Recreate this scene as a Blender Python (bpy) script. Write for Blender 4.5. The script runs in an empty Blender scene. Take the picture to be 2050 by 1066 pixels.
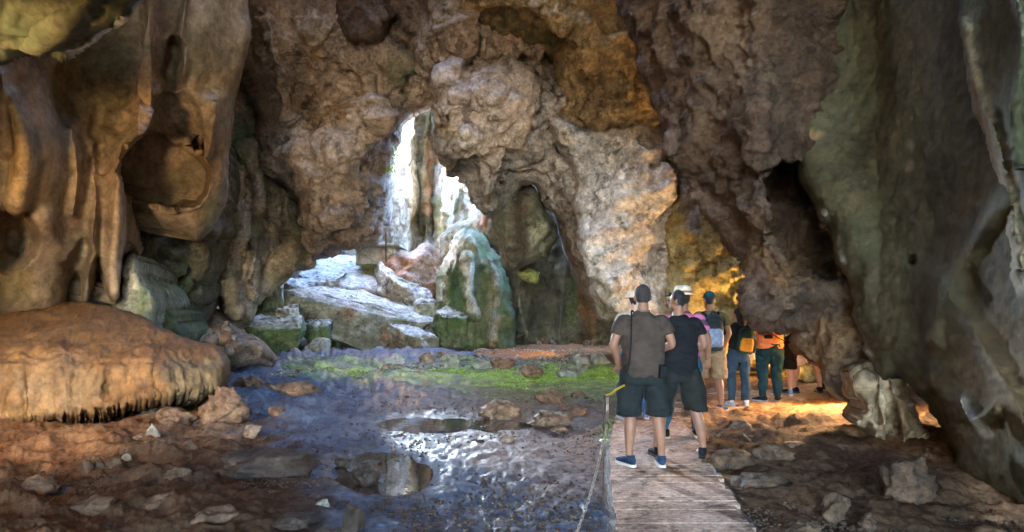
import bpy, bmesh, math, random
import numpy as np
from mathutils import Vector, Matrix

# ------------------------------------------------------------------ camera, sky, sun, exposure
SC = bpy.context.scene
COL = SC.collection
FPX, CX, HY, EYE = 1360.0, 1025.0, 618.0, 1.53        # focal length, centre and horizon in photo pixels; eye height
cam_d = bpy.data.cameras.new('camera')
cam = bpy.data.objects.new('camera', cam_d); COL.objects.link(cam)
cam.location = (0, 0, EYE); cam.rotation_euler = (math.radians(90), 0, 0)
cam_d.sensor_width = 36; cam_d.lens = FPX / 2050 * 36
cam_d.shift_y = (HY - 533) / 2050
cam_d.clip_start = 0.05; cam_d.clip_end = 500
SC.camera = cam

SUN_EL, SUN_AZ = math.radians(35), math.radians(76)     # the sun stands to the left, a little behind the camera
w = bpy.data.worlds.new('World'); SC.world = w; w.use_nodes = True
nt = w.node_tree
sky = nt.nodes.new('ShaderNodeTexSky'); sky.sky_type = 'NISHITA'; sky.sun_disc = False
sky.sun_elevation = SUN_EL; sky.sun_rotation = math.pi + SUN_AZ; sky.ozone_density = 4.0
bg = nt.nodes['Background']; bg.inputs['Strength'].default_value = 0.15
nt.links.new(sky.outputs[0], bg.inputs['Color'])
sun_d = bpy.data.lights.new('sun', 'SUN'); sun_d.energy = 2.0; sun_d.angle = math.radians(0.5); sun_d.color = (1, .95, .86)
sun = bpy.data.objects.new('sun', sun_d); COL.objects.link(sun)
_to = Vector((-math.sin(SUN_AZ) * math.cos(SUN_EL), -math.cos(SUN_AZ) * math.cos(SUN_EL), math.sin(SUN_EL)))
sun.rotation_euler = _to.to_track_quat('Z', 'Y').to_euler()
def portal(loc, rot, sx, sy):                            # guides light sampling to the openings of the shell; gives off no light of its own
    d = bpy.data.lights.new('sky_portal', 'AREA'); d.shape = 'RECTANGLE'; d.size = sx; d.size_y = sy; d.cycles.is_portal = True
    o = bpy.data.objects.new('sky_portal', d); COL.objects.link(o); o.location = loc; o.rotation_euler = rot
portal((.5, -20.5, 4.4), (math.radians(90), 0, 0), 25, 9.6)
portal((1, 29.5, 15.5), (0, 0, 0), 22, 18)
portal((-2.5, 11.5, 19.5), (0, 0, 0), 7.4, 6.8)
vs = SC.view_settings
vs.view_transform = 'Standard'; vs.look = 'None'; vs.exposure = 6.1; vs.gamma = 1.0; vs.use_curve_mapping = False
cy = SC.cycles
cy.use_denoising = True; cy.use_adaptive_sampling = True; cy.adaptive_threshold = .012
cy.max_bounces = 10; cy.diffuse_bounces = 4; cy.glossy_bounces = 4; cy.transmission_bounces = 4
cy.sample_clamp_indirect = 6.0; cy.caustics_reflective = False; cy.caustics_refractive = False
try:
    cy.denoiser = 'OPENIMAGEDENOISE'
except Exception:
    pass

# ------------------------------------------------------------------ helpers: noise
RNG = random.Random(7)
_rs = np.random.RandomState(3)
_G = _rs.normal(size=(512, 3)); _G /= np.linalg.norm(_G, axis=1)[:, None]
_U = _rs.rand(4096, 3)

def _h(i, j, k, seed=0):
    i = i.astype(np.int64); j = j.astype(np.int64); k = k.astype(np.int64)
    n = (i * 73856093) ^ (j * 19349663) ^ (k * 83492791) ^ (seed * 2654435 + 977)
    n = (n ^ (n >> 13)) * 1274126177 & 0x7fffffff
    return (n ^ (n >> 16)) & 0x7fffffff

def perlin(p, seed=0):
    f = np.floor(p); d = p - f; f = f.astype(np.int64)
    u = d * d * d * (d * (d * 6 - 15) + 10)
    r = 0
    for a in (0, 1):
        wa = u[:, 0] if a else 1 - u[:, 0]
        for b in (0, 1):
            wb = u[:, 1] if b else 1 - u[:, 1]
            for c in (0, 1):
                wc = u[:, 2] if c else 1 - u[:, 2]
                g = _G[_h(f[:, 0] + a, f[:, 1] + b, f[:, 2] + c, seed) & 511]
                r = r + wa * wb * wc * (g[:, 0] * (d[:, 0] - a) + g[:, 1] * (d[:, 1] - b) + g[:, 2] * (d[:, 2] - c))
    return r * 1.5

def fbm(p, oct=4, seed=0, gain=.5):
    r = 0; a = 1.0; q = p.copy()
    for o in range(oct):
        r = r + a * perlin(q, seed + o); a *= gain; q = q * 2.03 + 5.1
    return r

def ridged(p, oct=4, seed=0, gain=.5):
    r = 0; a = 1.0; q = p.copy()
    for o in range(oct):
        r = r + a * (1 - 2 * np.abs(perlin(q, seed + o))); a *= gain; q = q * 2.1 + 3.7
    return r * .5

def billow(p, oct=3, seed=0):
    r = 0; a = 1.0; q = p.copy()
    for o in range(oct):
        r = r + a * (np.abs(perlin(q, seed + o)) * 2 - .5); a *= .5; q = q * 2.1 + 3.7
    return r

def worley(p, seed=0):
    f = np.floor(p).astype(np.int64)
    d1 = np.full(len(p), 9.0); d2 = np.full(len(p), 9.0); cid = np.zeros(len(p), np.int64)
    for a in (-1, 0, 1):
        for b in (-1, 0, 1):
            for c in (-1, 0, 1):
                g = f + np.array([a, b, c])
                hh = _h(g[:, 0], g[:, 1], g[:, 2], seed)
                q = g + _U[hh & 4095]
                d = np.sqrt(((q - p) ** 2).sum(1))
                m = d < d1
                d2 = np.where(m, d1, np.minimum(d2, d)); cid = np.where(m, hh, cid); d1 = np.where(m, d, d1)
    return d1, d2, (cid % 1000) / 1000.0

def relief(P, spec, seed=0):
    """sum of noise layers (kind, feature size in m, height in m[, stretch (x,y,z)]) at world points"""
    out = np.zeros(len(P))
    for i, s in enumerate(spec):
        kind, size, amp = s[:3]
        st = np.array(s[3]) if len(s) > 3 else np.ones(3)
        q = P / (size * st) + seed * 7.3 + i * 3.1
        if kind == 'fbm': v = fbm(q, 4, seed + i)
        elif kind == 'low': v = fbm(q, 2, seed + i)
        elif kind == 'ridge': v = ridged(q, 4, seed + i) - .25
        elif kind == 'billow': v = billow(q, 3, seed + i)
        elif kind == 'chunk':
            qq = q + .25 * np.stack([perlin(q * 1.7, seed + 40), perlin(q * 1.7 + 9, seed + 41), perlin(q * 1.7 + 19, seed + 42)], 1)
            d1, d2, c = worley(qq, seed + i); v = (c - .5) * np.clip((d2 - d1) * 4, 0, 1) - .35 * np.exp(-(d2 - d1) * 9)
        elif kind == 'scallop':
            d1, d2, c = worley(q, seed + i); v = d1 * d1 * 1.6 - .5
        elif kind == 'crack':
            qq = q + .3 * np.stack([perlin(q * 2, seed + 40), perlin(q * 2 + 9, seed + 41), perlin(q * 2 + 19, seed + 42)], 1)
            d1, d2, c = worley(qq, seed + i); v = -np.exp(-((d2 - d1) / .07) ** 2)
        elif kind == 'plate':
            v = fbm(q, 3, seed + i); v = np.floor(v * 5) / 5 + .5 * (v - np.floor(v * 5) / 5)
        out += amp * v
    return out

# ------------------------------------------------------------------ helpers: placing and tagging
def sstep(a, b, x):
    t = np.clip((x - a) / (b - a), 0, 1); return t * t * (3 - 2 * t)

def floor_z(X, Y):
    return .25 * sstep(11., 24., np.asarray(Y, float))

def at(px, py, Y):
    """world point seen at photo pixel (px, py) at distance Y"""
    return np.stack([(px - CX) / FPX * Y + 0 * py, Y + 0 * px + 0 * py, EYE + (HY - py) / FPX * Y + 0 * px], -1)

def on_floor(px, py):
    Y = 8.0
    for _ in range(40):
        Y = .5 * Y + .5 * (EYE - float(floor_z(0, Y))) * FPX / max(py - HY, 20)
    return (px - CX) / FPX * Y, Y, float(floor_z(0, Y))

def tag(o, label, cat, group=None, kind=None):
    o['label'] = label
    if cat: o['category'] = cat
    if group: o['group'] = group
    if kind: o['kind'] = kind
    return o

def link(name, me, mat=None, parent=None, smooth=True):
    o = bpy.data.objects.new(name, me); COL.objects.link(o)
    if mat is not None and not me.materials: me.materials.append(mat)
    if parent is not None: o.parent = parent
    if smooth and len(me.polygons):
        me.polygons.foreach_set('use_smooth', np.ones(len(me.polygons), bool))
    return o

def mesh_np(name, V, F4=None, F3=None):
    """mesh from numpy arrays of vertices, quads and triangles"""
    me = bpy.data.meshes.new(name)
    F4 = np.zeros((0, 4), int) if F4 is None else np.asarray(F4, int)
    F3 = np.zeros((0, 3), int) if F3 is None else np.asarray(F3, int)
    me.vertices.add(len(V)); me.vertices.foreach_set('co', np.asarray(V, np.float32).ravel())
    nl = F4.size + F3.size
    me.loops.add(nl); me.polygons.add(len(F4) + len(F3))
    me.loops.foreach_set('vertex_index', np.concatenate([F4.ravel(), F3.ravel()]).astype(np.int32))
    st = np.concatenate([np.arange(len(F4)) * 4, F4.size + np.arange(len(F3)) * 3]).astype(np.int32)
    me.polygons.foreach_set('loop_start', st)
    me.update(calc_edges=True); me.validate()
    return me

def vnormals(V, F4, F3=None):
    N = np.zeros_like(V)
    n = np.cross(V[F4[:, 2]] - V[F4[:, 0]], V[F4[:, 3]] - V[F4[:, 1]])
    for k in range(4): np.add.at(N, F4[:, k], n)
    if F3 is not None and len(F3):
        n = np.cross(V[F3[:, 1]] - V[F3[:, 0]], V[F3[:, 2]] - V[F3[:, 0]])
        for k in range(3): np.add.at(N, F3[:, k], n)
    return N / (np.linalg.norm(N, axis=1)[:, None] + 1e-9)

def set_attr(me, name, arr):
    a = me.attributes.new(name, 'FLOAT_COLOR', 'POINT')
    a.data.foreach_set('color', np.asarray(arr, np.float32).ravel())

def catmull(pts, n=5, closed=True):
    P = np.asarray(pts, float); out = []; m = len(P)
    rng = range(m) if closed else range(m - 1)
    for i in rng:
        if closed: a, b, c, d = P[i - 1], P[i], P[(i + 1) % m], P[(i + 2) % m]
        else: a, b, c, d = P[max(i - 1, 0)], P[i], P[i + 1], P[min(i + 2, m - 1)]
        for k in range(n):
            t = k / n
            out.append(.5 * (2 * b + (c - a) * t + (2 * a - 5 * b + 4 * c - d) * t * t + (3 * b - a - 3 * c + d) * t ** 3))
    if not closed: out.append(P[-1])
    return np.array(out)

def poly_dist(x, y, poly, closed=True):
    """distance to a polygon's edges; inside flag"""
    D = np.full(x.shape, 1e9); ins = np.zeros(x.shape, bool); m = len(poly)
    gx = np.zeros(x.shape); gy = np.zeros(x.shape)
    for i in range(m if closed else m - 1):
        ax, ay = poly[i]; bx, by = poly[(i + 1) % m]
        ex, ey = bx - ax, by - ay; L = ex * ex + ey * ey + 1e-9
        t = np.clip(((x - ax) * ex + (y - ay) * ey) / L, 0, 1)
        qx = ax + t * ex; qy = ay + t * ey
        d = (x - qx) ** 2 + (y - qy) ** 2
        mm = d < D; D = np.where(mm, d, D); gx = np.where(mm, qx, gx); gy = np.where(mm, qy, gy)
        if closed:
            c = ((ay > y) != (by > y)) & (x < ex * (y - ay) / (ey + 1e-12) + ax)
            ins ^= c
    return np.sqrt(D), ins, gx, gy

def area_mask(px, py, a, soft, seed=0):
    """0..1 mask of an area: ('e',cx,cy,rx,ry[,deg]) ellipse, ('p',pts) polygon, ('l',pts,width) stroke"""
    if a[0] == 'e':
        cx, cy_, rx, ry = a[1:5]; r = math.radians(a[5]) if len(a) > 5 else 0
        dx, dy = px - cx, py - cy_
        u = (dx * math.cos(r) + dy * math.sin(r)) / rx; v = (-dx * math.sin(r) + dy * math.cos(r)) / ry
        d = (1 - np.sqrt(u * u + v * v)) * min(rx, ry)
    elif a[0] == 'p':
        q, ins, _, _ = poly_dist(px, py, catmull(a[1], 3)); d = np.where(ins, q, -q)
    else:
        q, _, _, _ = poly_dist(px, py, catmull(a[1], 4, False), False); d = a[2] - q
    return sstep(-soft, soft, d)

def paint(px, py, P, tints, seed=0):
    T = np.zeros((len(px), 4))
    if not len(tints): return T
    n1 = fbm(P * 2.2, 4, seed + 60); n2 = fbm(P * 2.2 + 31, 4, seed + 61)
    for a, rgb, al, soft in tints:
        m = area_mask(px + n1 * soft * 1.2, py + n2 * soft * 1.2, a, soft) * al
        o = m + T[:, 3] * (1 - m)
        for k in range(3):
            T[:, k] = (rgb[k] * m + T[:, k] * T[:, 3] * (1 - m)) / np.maximum(o, 1e-5)
        T[:, 3] = o
    return T

def bnd_edges(F4, F3=None):
    E = np.concatenate([F4[:, [0, 1]], F4[:, [1, 2]], F4[:, [2, 3]], F4[:, [3, 0]]])
    k = np.sort(E, 1); key = k[:, 0].astype(np.int64) * 10_000_000 + k[:, 1]
    u, idx, cnt = np.unique(key, return_index=True, return_counts=True)
    return E[idx[cnt == 1]]

def mass(name, label, cat, outline, Y, mat, *, s=4, edge=60, bulge=.6, lumps=(), ridges=(), pits=(), tints=(),
         noise=(), back=2.0, warp=(10, 60), seed=0, group=None, teeth=None, parent=None, shrink=.10, damp=True):
    """one body of rock: outline as the photograph shows it, a front of real depth and relief, and a back"""
    poly = catmull(outline, 5)
    x0, y0 = poly.min(0) - s * 2; x1, y1 = poly.max(0) + s * 2
    nx = int((x1 - x0) / s) + 1; ny = int((y1 - y0) / s) + 1
    gx, gy = np.meshgrid(x0 + np.arange(nx) * s, y0 + np.arange(ny) * s)
    gx = gx.ravel(); gy = gy.ravel()
    w3 = np.stack([gx / warp[1], gy / warp[1], np.full(gx.shape, seed * 1.7)], 1)
    wx = fbm(w3, 4, seed + 80) * warp[0]; wy = fbm(w3 + 50, 4, seed + 81) * warp[0]
    if teeth:                                               # a fringe of drips along the lower rim
        wy = wy + teeth[0] * np.abs(perlin(np.stack([gx / teeth[1], gx * 0, gx * 0 + 2.2], 1), seed + 5)) * 2 * sstep(740, 790, gy)
    D, ins, qx, qy = poly_dist(gx + wx, gy + wy, poly)
    sd = np.where(ins, D, -D)
    idx = np.arange(nx * ny).reshape(ny, nx)
    Q = np.stack([idx[1:, :-1], idx[1:, 1:], idx[:-1, 1:], idx[:-1, :-1]], -1).reshape(-1, 4)
    keep = sd[Q].mean(1) > 0
    Q = Q[keep]
    used = np.unique(Q); rm = np.full(nx * ny, -1); rm[used] = np.arange(len(used)); Q = rm[Q]
    px, py, sd = gx[used], gy[used], sd[used]
    mx, my = (qx - gx - wx)[used], (qy - gy - wy)[used]
    near = sd < s * .55
    px = px + np.where(near, mx, 0); py = py + np.where(near, my, 0); sd = np.where(near, 0, sd)
    Yb = Y(px, py) if callable(Y) else np.full(px.shape, float(Y))
    t = np.clip(sd / edge, 0, 1)
    fwd = bulge * np.sqrt(np.clip(1 - (1 - t) ** 2, 0, 1))
    env = sstep(0, 30, sd)
    for a, h, soft in lumps: fwd = fwd + h * area_mask(px, py, a, soft) * env
    for pts, wd, h in ridges:
        d, _, _, _ = poly_dist(px, py, catmull(pts, 4, False), False)
        fwd = fwd + h * np.exp(-(d / wd) ** 2) * np.where(sd < 12, .4, 1)
    for a, h, soft in pits:
        nn = fbm(np.stack([px / 40, py / 40, px * 0 + seed], 1), 3, seed + 9) * min(soft, 10) * .8
        fwd = fwd - h * area_mask(px + nn, py + nn, a, soft)
    P = at(px, py, Yb - fwd)
    N = vnormals(P, Q)
    if (N * (P - np.array([0, 0, EYE]))).sum(1).mean() > 0:
        Q = Q[:, ::-1]; N = -N
    dsp = relief(P, noise, seed)
    if damp: dsp = dsp * (.35 + .65 * sstep(0, 25, sd))
    T = paint(px, py, P, tints, seed)
    P = P + N * dsp[:, None]
    be = bnd_edges(Q)
    bv = np.unique(be); m2 = np.full(len(P), -1); m2[bv] = np.arange(len(bv))
    c = P[bv].mean(0); n0 = len(P)
    dn = -N.mean(0); dn[2] *= .3; dn /= np.linalg.norm(dn)
    toc = c - P[bv]; toc = toc - (toc @ dn)[:, None] * dn
    r1 = P[bv] + toc * shrink * .4 + dn * back * .45
    r2 = P[bv] + toc * shrink * 2 + dn * back
    capv = c + dn * (((P - c) @ dn).max() + back)
    e0, e1 = be[:, 0], be[:, 1]; a0, a1 = m2[e0] + n0, m2[e1] + n0; k = len(bv)
    S = np.concatenate([np.stack([e1, e0, a0, a1], 1), np.stack([a1, a0, a0 + k, a1 + k], 1)])
    cap = n0 + 2 * k
    T3 = np.stack([a1 + k, a0 + k, np.full(len(a0), cap)], 1)
    V = np.concatenate([P, r1, r2, [capv]])
    me = mesh_np(name, V, np.concatenate([Q, S]), T3)
    set_attr(me, 'tint', np.concatenate([T, T[bv], T[bv], T[:1] * 0]))
    o = link(name, me, mat, parent)
    if label: tag(o, label, cat, group)
    return o

# ------------------------------------------------------------------ materials
class NT:
    def __init__(s, name):
        s.m = bpy.data.materials.new(name); s.m.use_nodes = True
        s.t = s.m.node_tree; s.b = s.t.nodes['Principled BSDF']
    def n(s, kind, **kw):
        nd = s.t.nodes.new('ShaderNode' + kind)
        for k, v in kw.items(): setattr(nd, k, v)
        return nd
    def l(s, a, b): s.t.links.new(a, b)
    def tex(s, kind, scale, detail=4, rough=.55, vec=None, **kw):
        nd = s.n('Tex' + kind, **kw); nd.inputs['Scale'].default_value = scale
        if 'Detail' in nd.inputs: nd.inputs['Detail'].default_value = detail
        if 'Roughness' in nd.inputs: nd.inputs['Roughness'].default_value = rough
        if vec is not None: s.l(vec, nd.inputs['Vector'])
        return nd
    def ramp(s, fac, stops):
        r = s.n('ValToRGB'); e = r.color_ramp.elements
        while len(e) < len(stops): e.new(.5)
        for el, (p, c) in zip(e, stops):
            el.position = p; el.color = (c if len(c) == 4 else (*c, 1)) if hasattr(c, '__len__') else (c, c, c, 1)
        s.l(fac, r.inputs['Fac']); return r.outputs['Color']
    def mix(s, a, b, fac, mode='MIX'):
        m = s.n('Mix', data_type='RGBA', blend_type=mode)
        for v, i in ((fac, 0), (a, 6), (b, 7)):
            if hasattr(v, 'is_linked'): s.l(v, m.inputs[i])
            elif i == 0: m.inputs[0].default_value = v
            else: m.inputs[i].default_value = (*v, 1)
        return m.outputs[2]
    def math(s, op, a, b=0.0):
        m = s.n('Math', operation=op)
        for i, v in enumerate((a, b)):
            if hasattr(v, 'is_linked'): s.l(v, m.inputs[i])
            else: m.inputs[i].default_value = v
        return m.outputs[0]
    def stretch(s, sc):
        tc = s.n('TexCoord'); mp = s.n('Mapping'); mp.inputs['Scale'].default_value = sc
        s.l(tc.outputs['Object'], mp.inputs['Vector']); return mp.outputs['Vector']
    def bump(s, h, strength, dist, prev=None):
        b = s.n('Bump'); b.inputs['Strength'].default_value = strength; b.inputs['Distance'].default_value = dist
        s.l(h, b.inputs['Height'])
        if prev is not None: s.l(prev, b.inputs['Normal'])
        return b.outputs['Normal']

def rock_mat(name, dark, mid, light, scale=.7, rough=.8, bump=.5, bdist=.04, streak=0., streak_col=(.03, .03, .025),
             moss=None, moss_amt=.0, fine=9., spec=.3, tint_var=True, vein=0.):
    k = NT(name)
    o = k.n('TexCoord').outputs['Object']
    n1 = k.tex('Noise', scale, 6, .6, o); n1.inputs['Distortion'].default_value = .6
    col = k.ramp(n1.outputs['Fac'], [(.30, dark), (.5, mid), (.70, light)])
    n2 = k.tex('Noise', fine, 5, .65, o)
    v = k.ramp(n2.outputs['Fac'], [(.3, .4), (.5, 1.0), (.72, 1.6)])
    n2b = k.tex('Noise', scale * 4.3, 4, .6, o)
    v2 = k.ramp(n2b.outputs['Fac'], [(.3, .68), (.7, 1.25)])
    a = k.n('Attribute', attribute_name='tint')
    col = k.mix(col, a.outputs['Color'], a.outputs['Alpha'])
    col = k.mix(col, v, .75, 'MULTIPLY'); col = k.mix(col, v2, .8, 'MULTIPLY')
    n5 = k.tex('Noise', fine * .45, 8, .75, o)
    col = k.mix(col, k.ramp(n5.outputs['Fac'], [(.38, .2), (.47, 1.)]), .8 if bump > .45 else .35, 'MULTIPLY')
    if streak:
        n3 = k.tex('Noise', 2.2, 4, .6, k.stretch((1, 1, .12)))
        f = k.math('MULTIPLY', k.ramp(n3.outputs['Fac'], [(.46, 0.), (.66, 1.)]), streak)
        col = k.mix(col, streak_col, f)
    n6 = k.tex('Noise', fine * 2.6, 6, .7, o)
    col = k.mix(col, k.ramp(n6.outputs['Fac'], [(.33, .5), (.5, 1.), (.68, 1.5)]), .7 if bump > .45 else .35, 'MULTIPLY')
    if moss:
        n4 = k.tex('Noise', 1.1, 5, .65, o)
        f = k.math('MULTIPLY', k.ramp(n4.outputs['Fac'], [(.5, 0.), (.64, 1.)]), moss_amt)
        col = k.mix(col, moss, f)
    if vein:
        vo = k.tex('Voronoi', 1.3, vec=o, feature='DISTANCE_TO_EDGE')
        f = k.math('MULTIPLY', k.ramp(vo.outputs['Distance'], [(.0, 1.), (.03, 0.)]), vein)
        col = k.mix(col, (.02, .016, .012), f)
    k.l(col, k.b.inputs['Base Color'])
    k.l(k.ramp(n2b.outputs['Fac'], [(.3, rough - .15), (.7, min(rough + .12, 1))]), k.b.inputs['Roughness'])
    k.b.inputs['Specular IOR Level'].default_value = spec
    m1 = k.tex('Noise', fine * 1.2, 8, .7, o)
    vb = k.tex('Voronoi', fine * .8, vec=o)
    h = k.math('ADD', m1.outputs['Fac'], k.math('MULTIPLY', vb.outputs['Distance'], .35))
    nb = k.bump(h, bump, bdist * 1.6)
    m2 = k.tex('Noise', fine * 6, 5, .7, o)
    k.l(k.bump(m2.outputs['Fac'], bump * .7, bdist * .5, nb), k.b.inputs['Normal'])
    return k.m

def plain_mat(name, col, rough=.7, var=.25, scale=12., bump=.2, bdist=.004, metal=0., spec=.4, stripes=None):
    k = NT(name)
    o = k.n('TexCoord').outputs['Object']
    n = k.tex('Noise', scale, 4, .6, o)
    v = k.ramp(n.outputs['Fac'], [(.3, 1 - var), (.7, 1 + var)])
    c = k.mix(col, v, 1., 'MULTIPLY')
    if stripes:                                    # (per metre, second colour, sharpness)
        wv = k.tex('Wave', stripes[0], 0, vec=o, wave_type='BANDS', bands_direction='Z')
        c2 = k.mix(stripes[1], v, 1., 'MULTIPLY')
        c = k.mix(c, c2, k.ramp(wv.outputs['Fac'], [(.5 - stripes[2], 0.), (.5 + stripes[2], 1.)]))
    k.l(c, k.b.inputs['Base Color'])
    k.b.inputs['Roughness'].default_value = rough; k.b.inputs['Metallic'].default_value = metal
    k.b.inputs['Specular IOR Level'].default_value = spec
    nb = k.tex('Noise', scale * 6, 3, .6, o)
    k.l(k.bump(nb.outputs['Fac'], bump, bdist), k.b.inputs['Normal'])
    return k.m

M = {}
M['flow'] = rock_mat('flowstone_brown', (.13, .09, .06), (.26, .19, .125), (.40, .31, .21), .5, .75, .25, .02, .35, (.08, .055, .03), (.07, .085, .04), .35, fine=7)
M['fin'] = rock_mat('green_ceiling_rock', (.03, .03, .018), (.06, .06, .034), (.10, .096, .06), .6, .75, .3, .02, .2, (.05, .05, .03), (.08, .12, .06), .5)
M['mound'] = rock_mat('flowstone_orange', (.085, .038, .012), (.18, .086, .028), (.27, .145, .054), .8, .7, .3, .02, .45, (.09, .045, .02), fine=8)
M['craggy'] = rock_mat('craggy_limestone', (.22, .155, .115), (.40, .30, .225), (.56, .45, .36), .45, .9, .9, .06, .25, (.10, .07, .05), (.20, .13, .055), .35, fine=5, vein=.0)
M['grey'] = rock_mat('grey_limestone', (.28, .23, .20), (.45, .385, .345), (.58, .52, .475), .5, .9, .9, .06, .2, (.12, .09, .075), fine=5, vein=.0)
M['white'] = rock_mat('pale_limestone', (.48, .41, .35), (.66, .58, .52), (.78, .72, .66), .6, .88, .8, .05, .15, (.25, .19, .14), fine=5, vein=.0)
M['ochre'] = rock_mat('ochre_limestone', (.17, .11, .055), (.36, .25, .13), (.52, .38, .21), .5, .88, .9, .06, .2, (.10, .075, .04), (.10, .095, .045), .3, fine=5)
M['dark'] = rock_mat('dark_scalloped_rock', (.055, .036, .026), (.12, .078, .055), (.20, .14, .10), .5, .85, 1., .06, .1, (.05, .03, .02), (.22, .12, .045), .22, fine=5)
M['right'] = rock_mat('dark_green_rock', (.04, .034, .018), (.08, .068, .037), (.12, .098, .056), .5, .8, .4, .03, .2, (.06, .06, .035), (.07, .085, .045), .5, fine=7)
M['tan'] = rock_mat('tan_flowstone', (.24, .16, .09), (.45, .33, .2), (.62, .5, .36), .9, .7, .4, .03, .3, (.2, .12, .06), fine=8)
M['yellow'] = rock_mat('yellow_rock', (.26, .19, .07), (.44, .34, .14), (.55, .46, .22), .8, .88, .8, .05, .2, (.15, .1, .03), fine=6)
M['flute'] = rock_mat('fluted_mossy_rock', (.12, .10, .07), (.30, .235, .16), (.45, .37, .27), .8, .8, .6, .04, .5, (.10, .08, .05), (.06, .09, .035), .6, fine=6)
M['sunwall'] = rock_mat('outer_cliff', (.28, .23, .16), (.47, .41, .32), (.6, .55, .46), .6, .85, .8, .06, .7, (.16, .12, .06), (.16, .16, .06), .3, fine=4)
M['green'] = rock_mat('algae_green_rock', (.035, .05, .02), (.09, .11, .045), (.22, .2, .12), .6, .8, .5, .04, .6, (.05, .055, .03), (.05, .10, .025), .6, fine=6)
M['back'] = rock_mat('back_wall_rock', (.06, .06, .042), (.14, .125, .085), (.26, .22, .155), .5, .8, .7, .05, .6, (.035, .032, .025), (.06, .08, .03), .5, fine=6)
M['boulder'] = rock_mat('grey_green_boulder', (.17, .175, .13), (.32, .31, .25), (.5, .48, .42), .8, .75, .8, .05, .2, (.09, .08, .05), (.09, .12, .04), .45, fine=6)
M['stone'] = rock_mat('brown_stone', (.12, .085, .06), (.25, .18, .125), (.40, .31, .23), 1.2, .8, .7, .03, 0, fine=10)
M['clay'] = rock_mat('orange_clay_rock', (.10, .055, .032), (.20, .115, .066), (.30, .2, .125), 1.2, .7, .7, .03, 0, fine=10)
M['darkstone'] = rock_mat('dark_wet_stone', (.022, .016, .012), (.05, .035, .026), (.10, .07, .05), 1.2, .5, .8, .03, 0, fine=10)
M['shell'] = rock_mat('cave_shell_rock', (.11, .08, .055), (.22, .16, .11), (.32, .25, .18), .4, .9, .8, .06)

# faceted stone shapes
def ico(sub):
    bm = bmesh.new(); bmesh.ops.create_icosphere(bm, subdivisions=sub, radius=1.0)
    V = np.array([v.co[:] for v in bm.verts]); F = np.array([[v.index for v in f.verts] for f in bm.faces]); bm.free()
    return V, F
ICO = {n: ico(n) for n in (2, 3, 4, 5)}
def ray_floor_px(px, py): return on_floor(px, py)
def stone_verts(sub, seed, cuts=9, rough=.05, size=1.):
    V, F = ICO[sub]; V = V.copy(); rs = np.random.RandomState(seed)
    for _ in range(cuts):
        n = rs.normal(size=3); n /= np.linalg.norm(n); d = rs.uniform(.45, .85)
        over = np.maximum(V @ n - d, 0); V = V - over[:, None] * n * .92
    n = V / np.linalg.norm(V, axis=1)[:, None]
    V = V + n * (rough * (1.6 * fbm(V * 2.2 + seed, 3, seed) + .8 * ridged(V * 5 + seed, 3, seed)))[:, None]
    return V, F

# ------------------------------------------------------------------ the cave: shell, floor
def lin(px, pts):
    xs, ys = zip(*pts); return np.interp(px, xs, ys)

def shell():
    """outer skin of the cavern: side walls, roof, back; open behind the camera and above the collapse in the back"""
    V = []; F = []
    ny, na = 60, 40
    Ys = np.linspace(-20, 40, ny); A = np.linspace(-.12, 1.12, na) * math.pi
    for Y in Ys:
        tp = .7 + .3 * float(sstep(-20., -7., Y))
        half = (13.5 + 3.5 * math.sin(Y * .21)) * tp; top = (12.2 + 2.2 * sstep(-10., 12., Y)) * tp
        for a in A:
            V.append((-math.cos(a) * half + 0.5, Y, max(-1.5, math.sin(a) * top)))
    V = np.array(V)
    idx = np.arange(ny * na).reshape(ny, na)
    Q = np.stack([idx[:-1, :-1], idx[1:, :-1], idx[1:, 1:], idx[:-1, 1:]], -1).reshape(-1, 4)
    c = V[Q].mean(1)
    hole = (c[:, 1] > SHAFT[1]) & (c[:, 1] < SHAFT[3]) & (c[:, 0] > SHAFT[0]) & (c[:, 0] < SHAFT[2]) & (c[:, 2] > 6)
    hole |= (c[:, 1] > HOLE[1]) & (c[:, 1] < HOLE[3]) & (c[:, 0] > HOLE[0]) & (c[:, 0] < HOLE[2]) & (c[:, 2] > 6)
    Q = Q[~hole]
    N = vnormals(V, Q)
    V = V + N * relief(V, [('fbm', 5., 1.2), ('fbm', 1.5, .3)], 3)[:, None]
    me = mesh_np('cave_shell', V, Q); set_attr(me, 'tint', np.zeros((len(V), 4)))
    o = link('cave_shell', me, M['shell']); o['kind'] = 'structure'
    # end wall beyond the collapse
    nx, nz = 40, 24
    X, Z = np.meshgrid(np.linspace(-18, 19, nx), np.linspace(-1.5, 11.5, nz))
    V = np.stack([X.ravel(), np.full(X.size, 38.), Z.ravel()], 1)
    V[:, 1] += relief(V, [('fbm', 4., 1.5)], 4)
    idx = np.arange(nx * nz).reshape(nz, nx)
    Q = np.stack([idx[:-1, :-1], idx[:-1, 1:], idx[1:, 1:], idx[1:, :-1]], -1).reshape(-1, 4)
    me = mesh_np('cave_end_wall', V, Q); set_attr(me, 'tint', np.zeros((len(V), 4)))
    o = link('cave_end_wall', me, M['shell']); o['kind'] = 'structure'
SHAFT = (-8.5, 21.5, 12, 37.5)
HOLE = (-5.5, 8.7, .5, 14.3)  # unseen second roof opening, added to bring fill light onto the far rock
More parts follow.
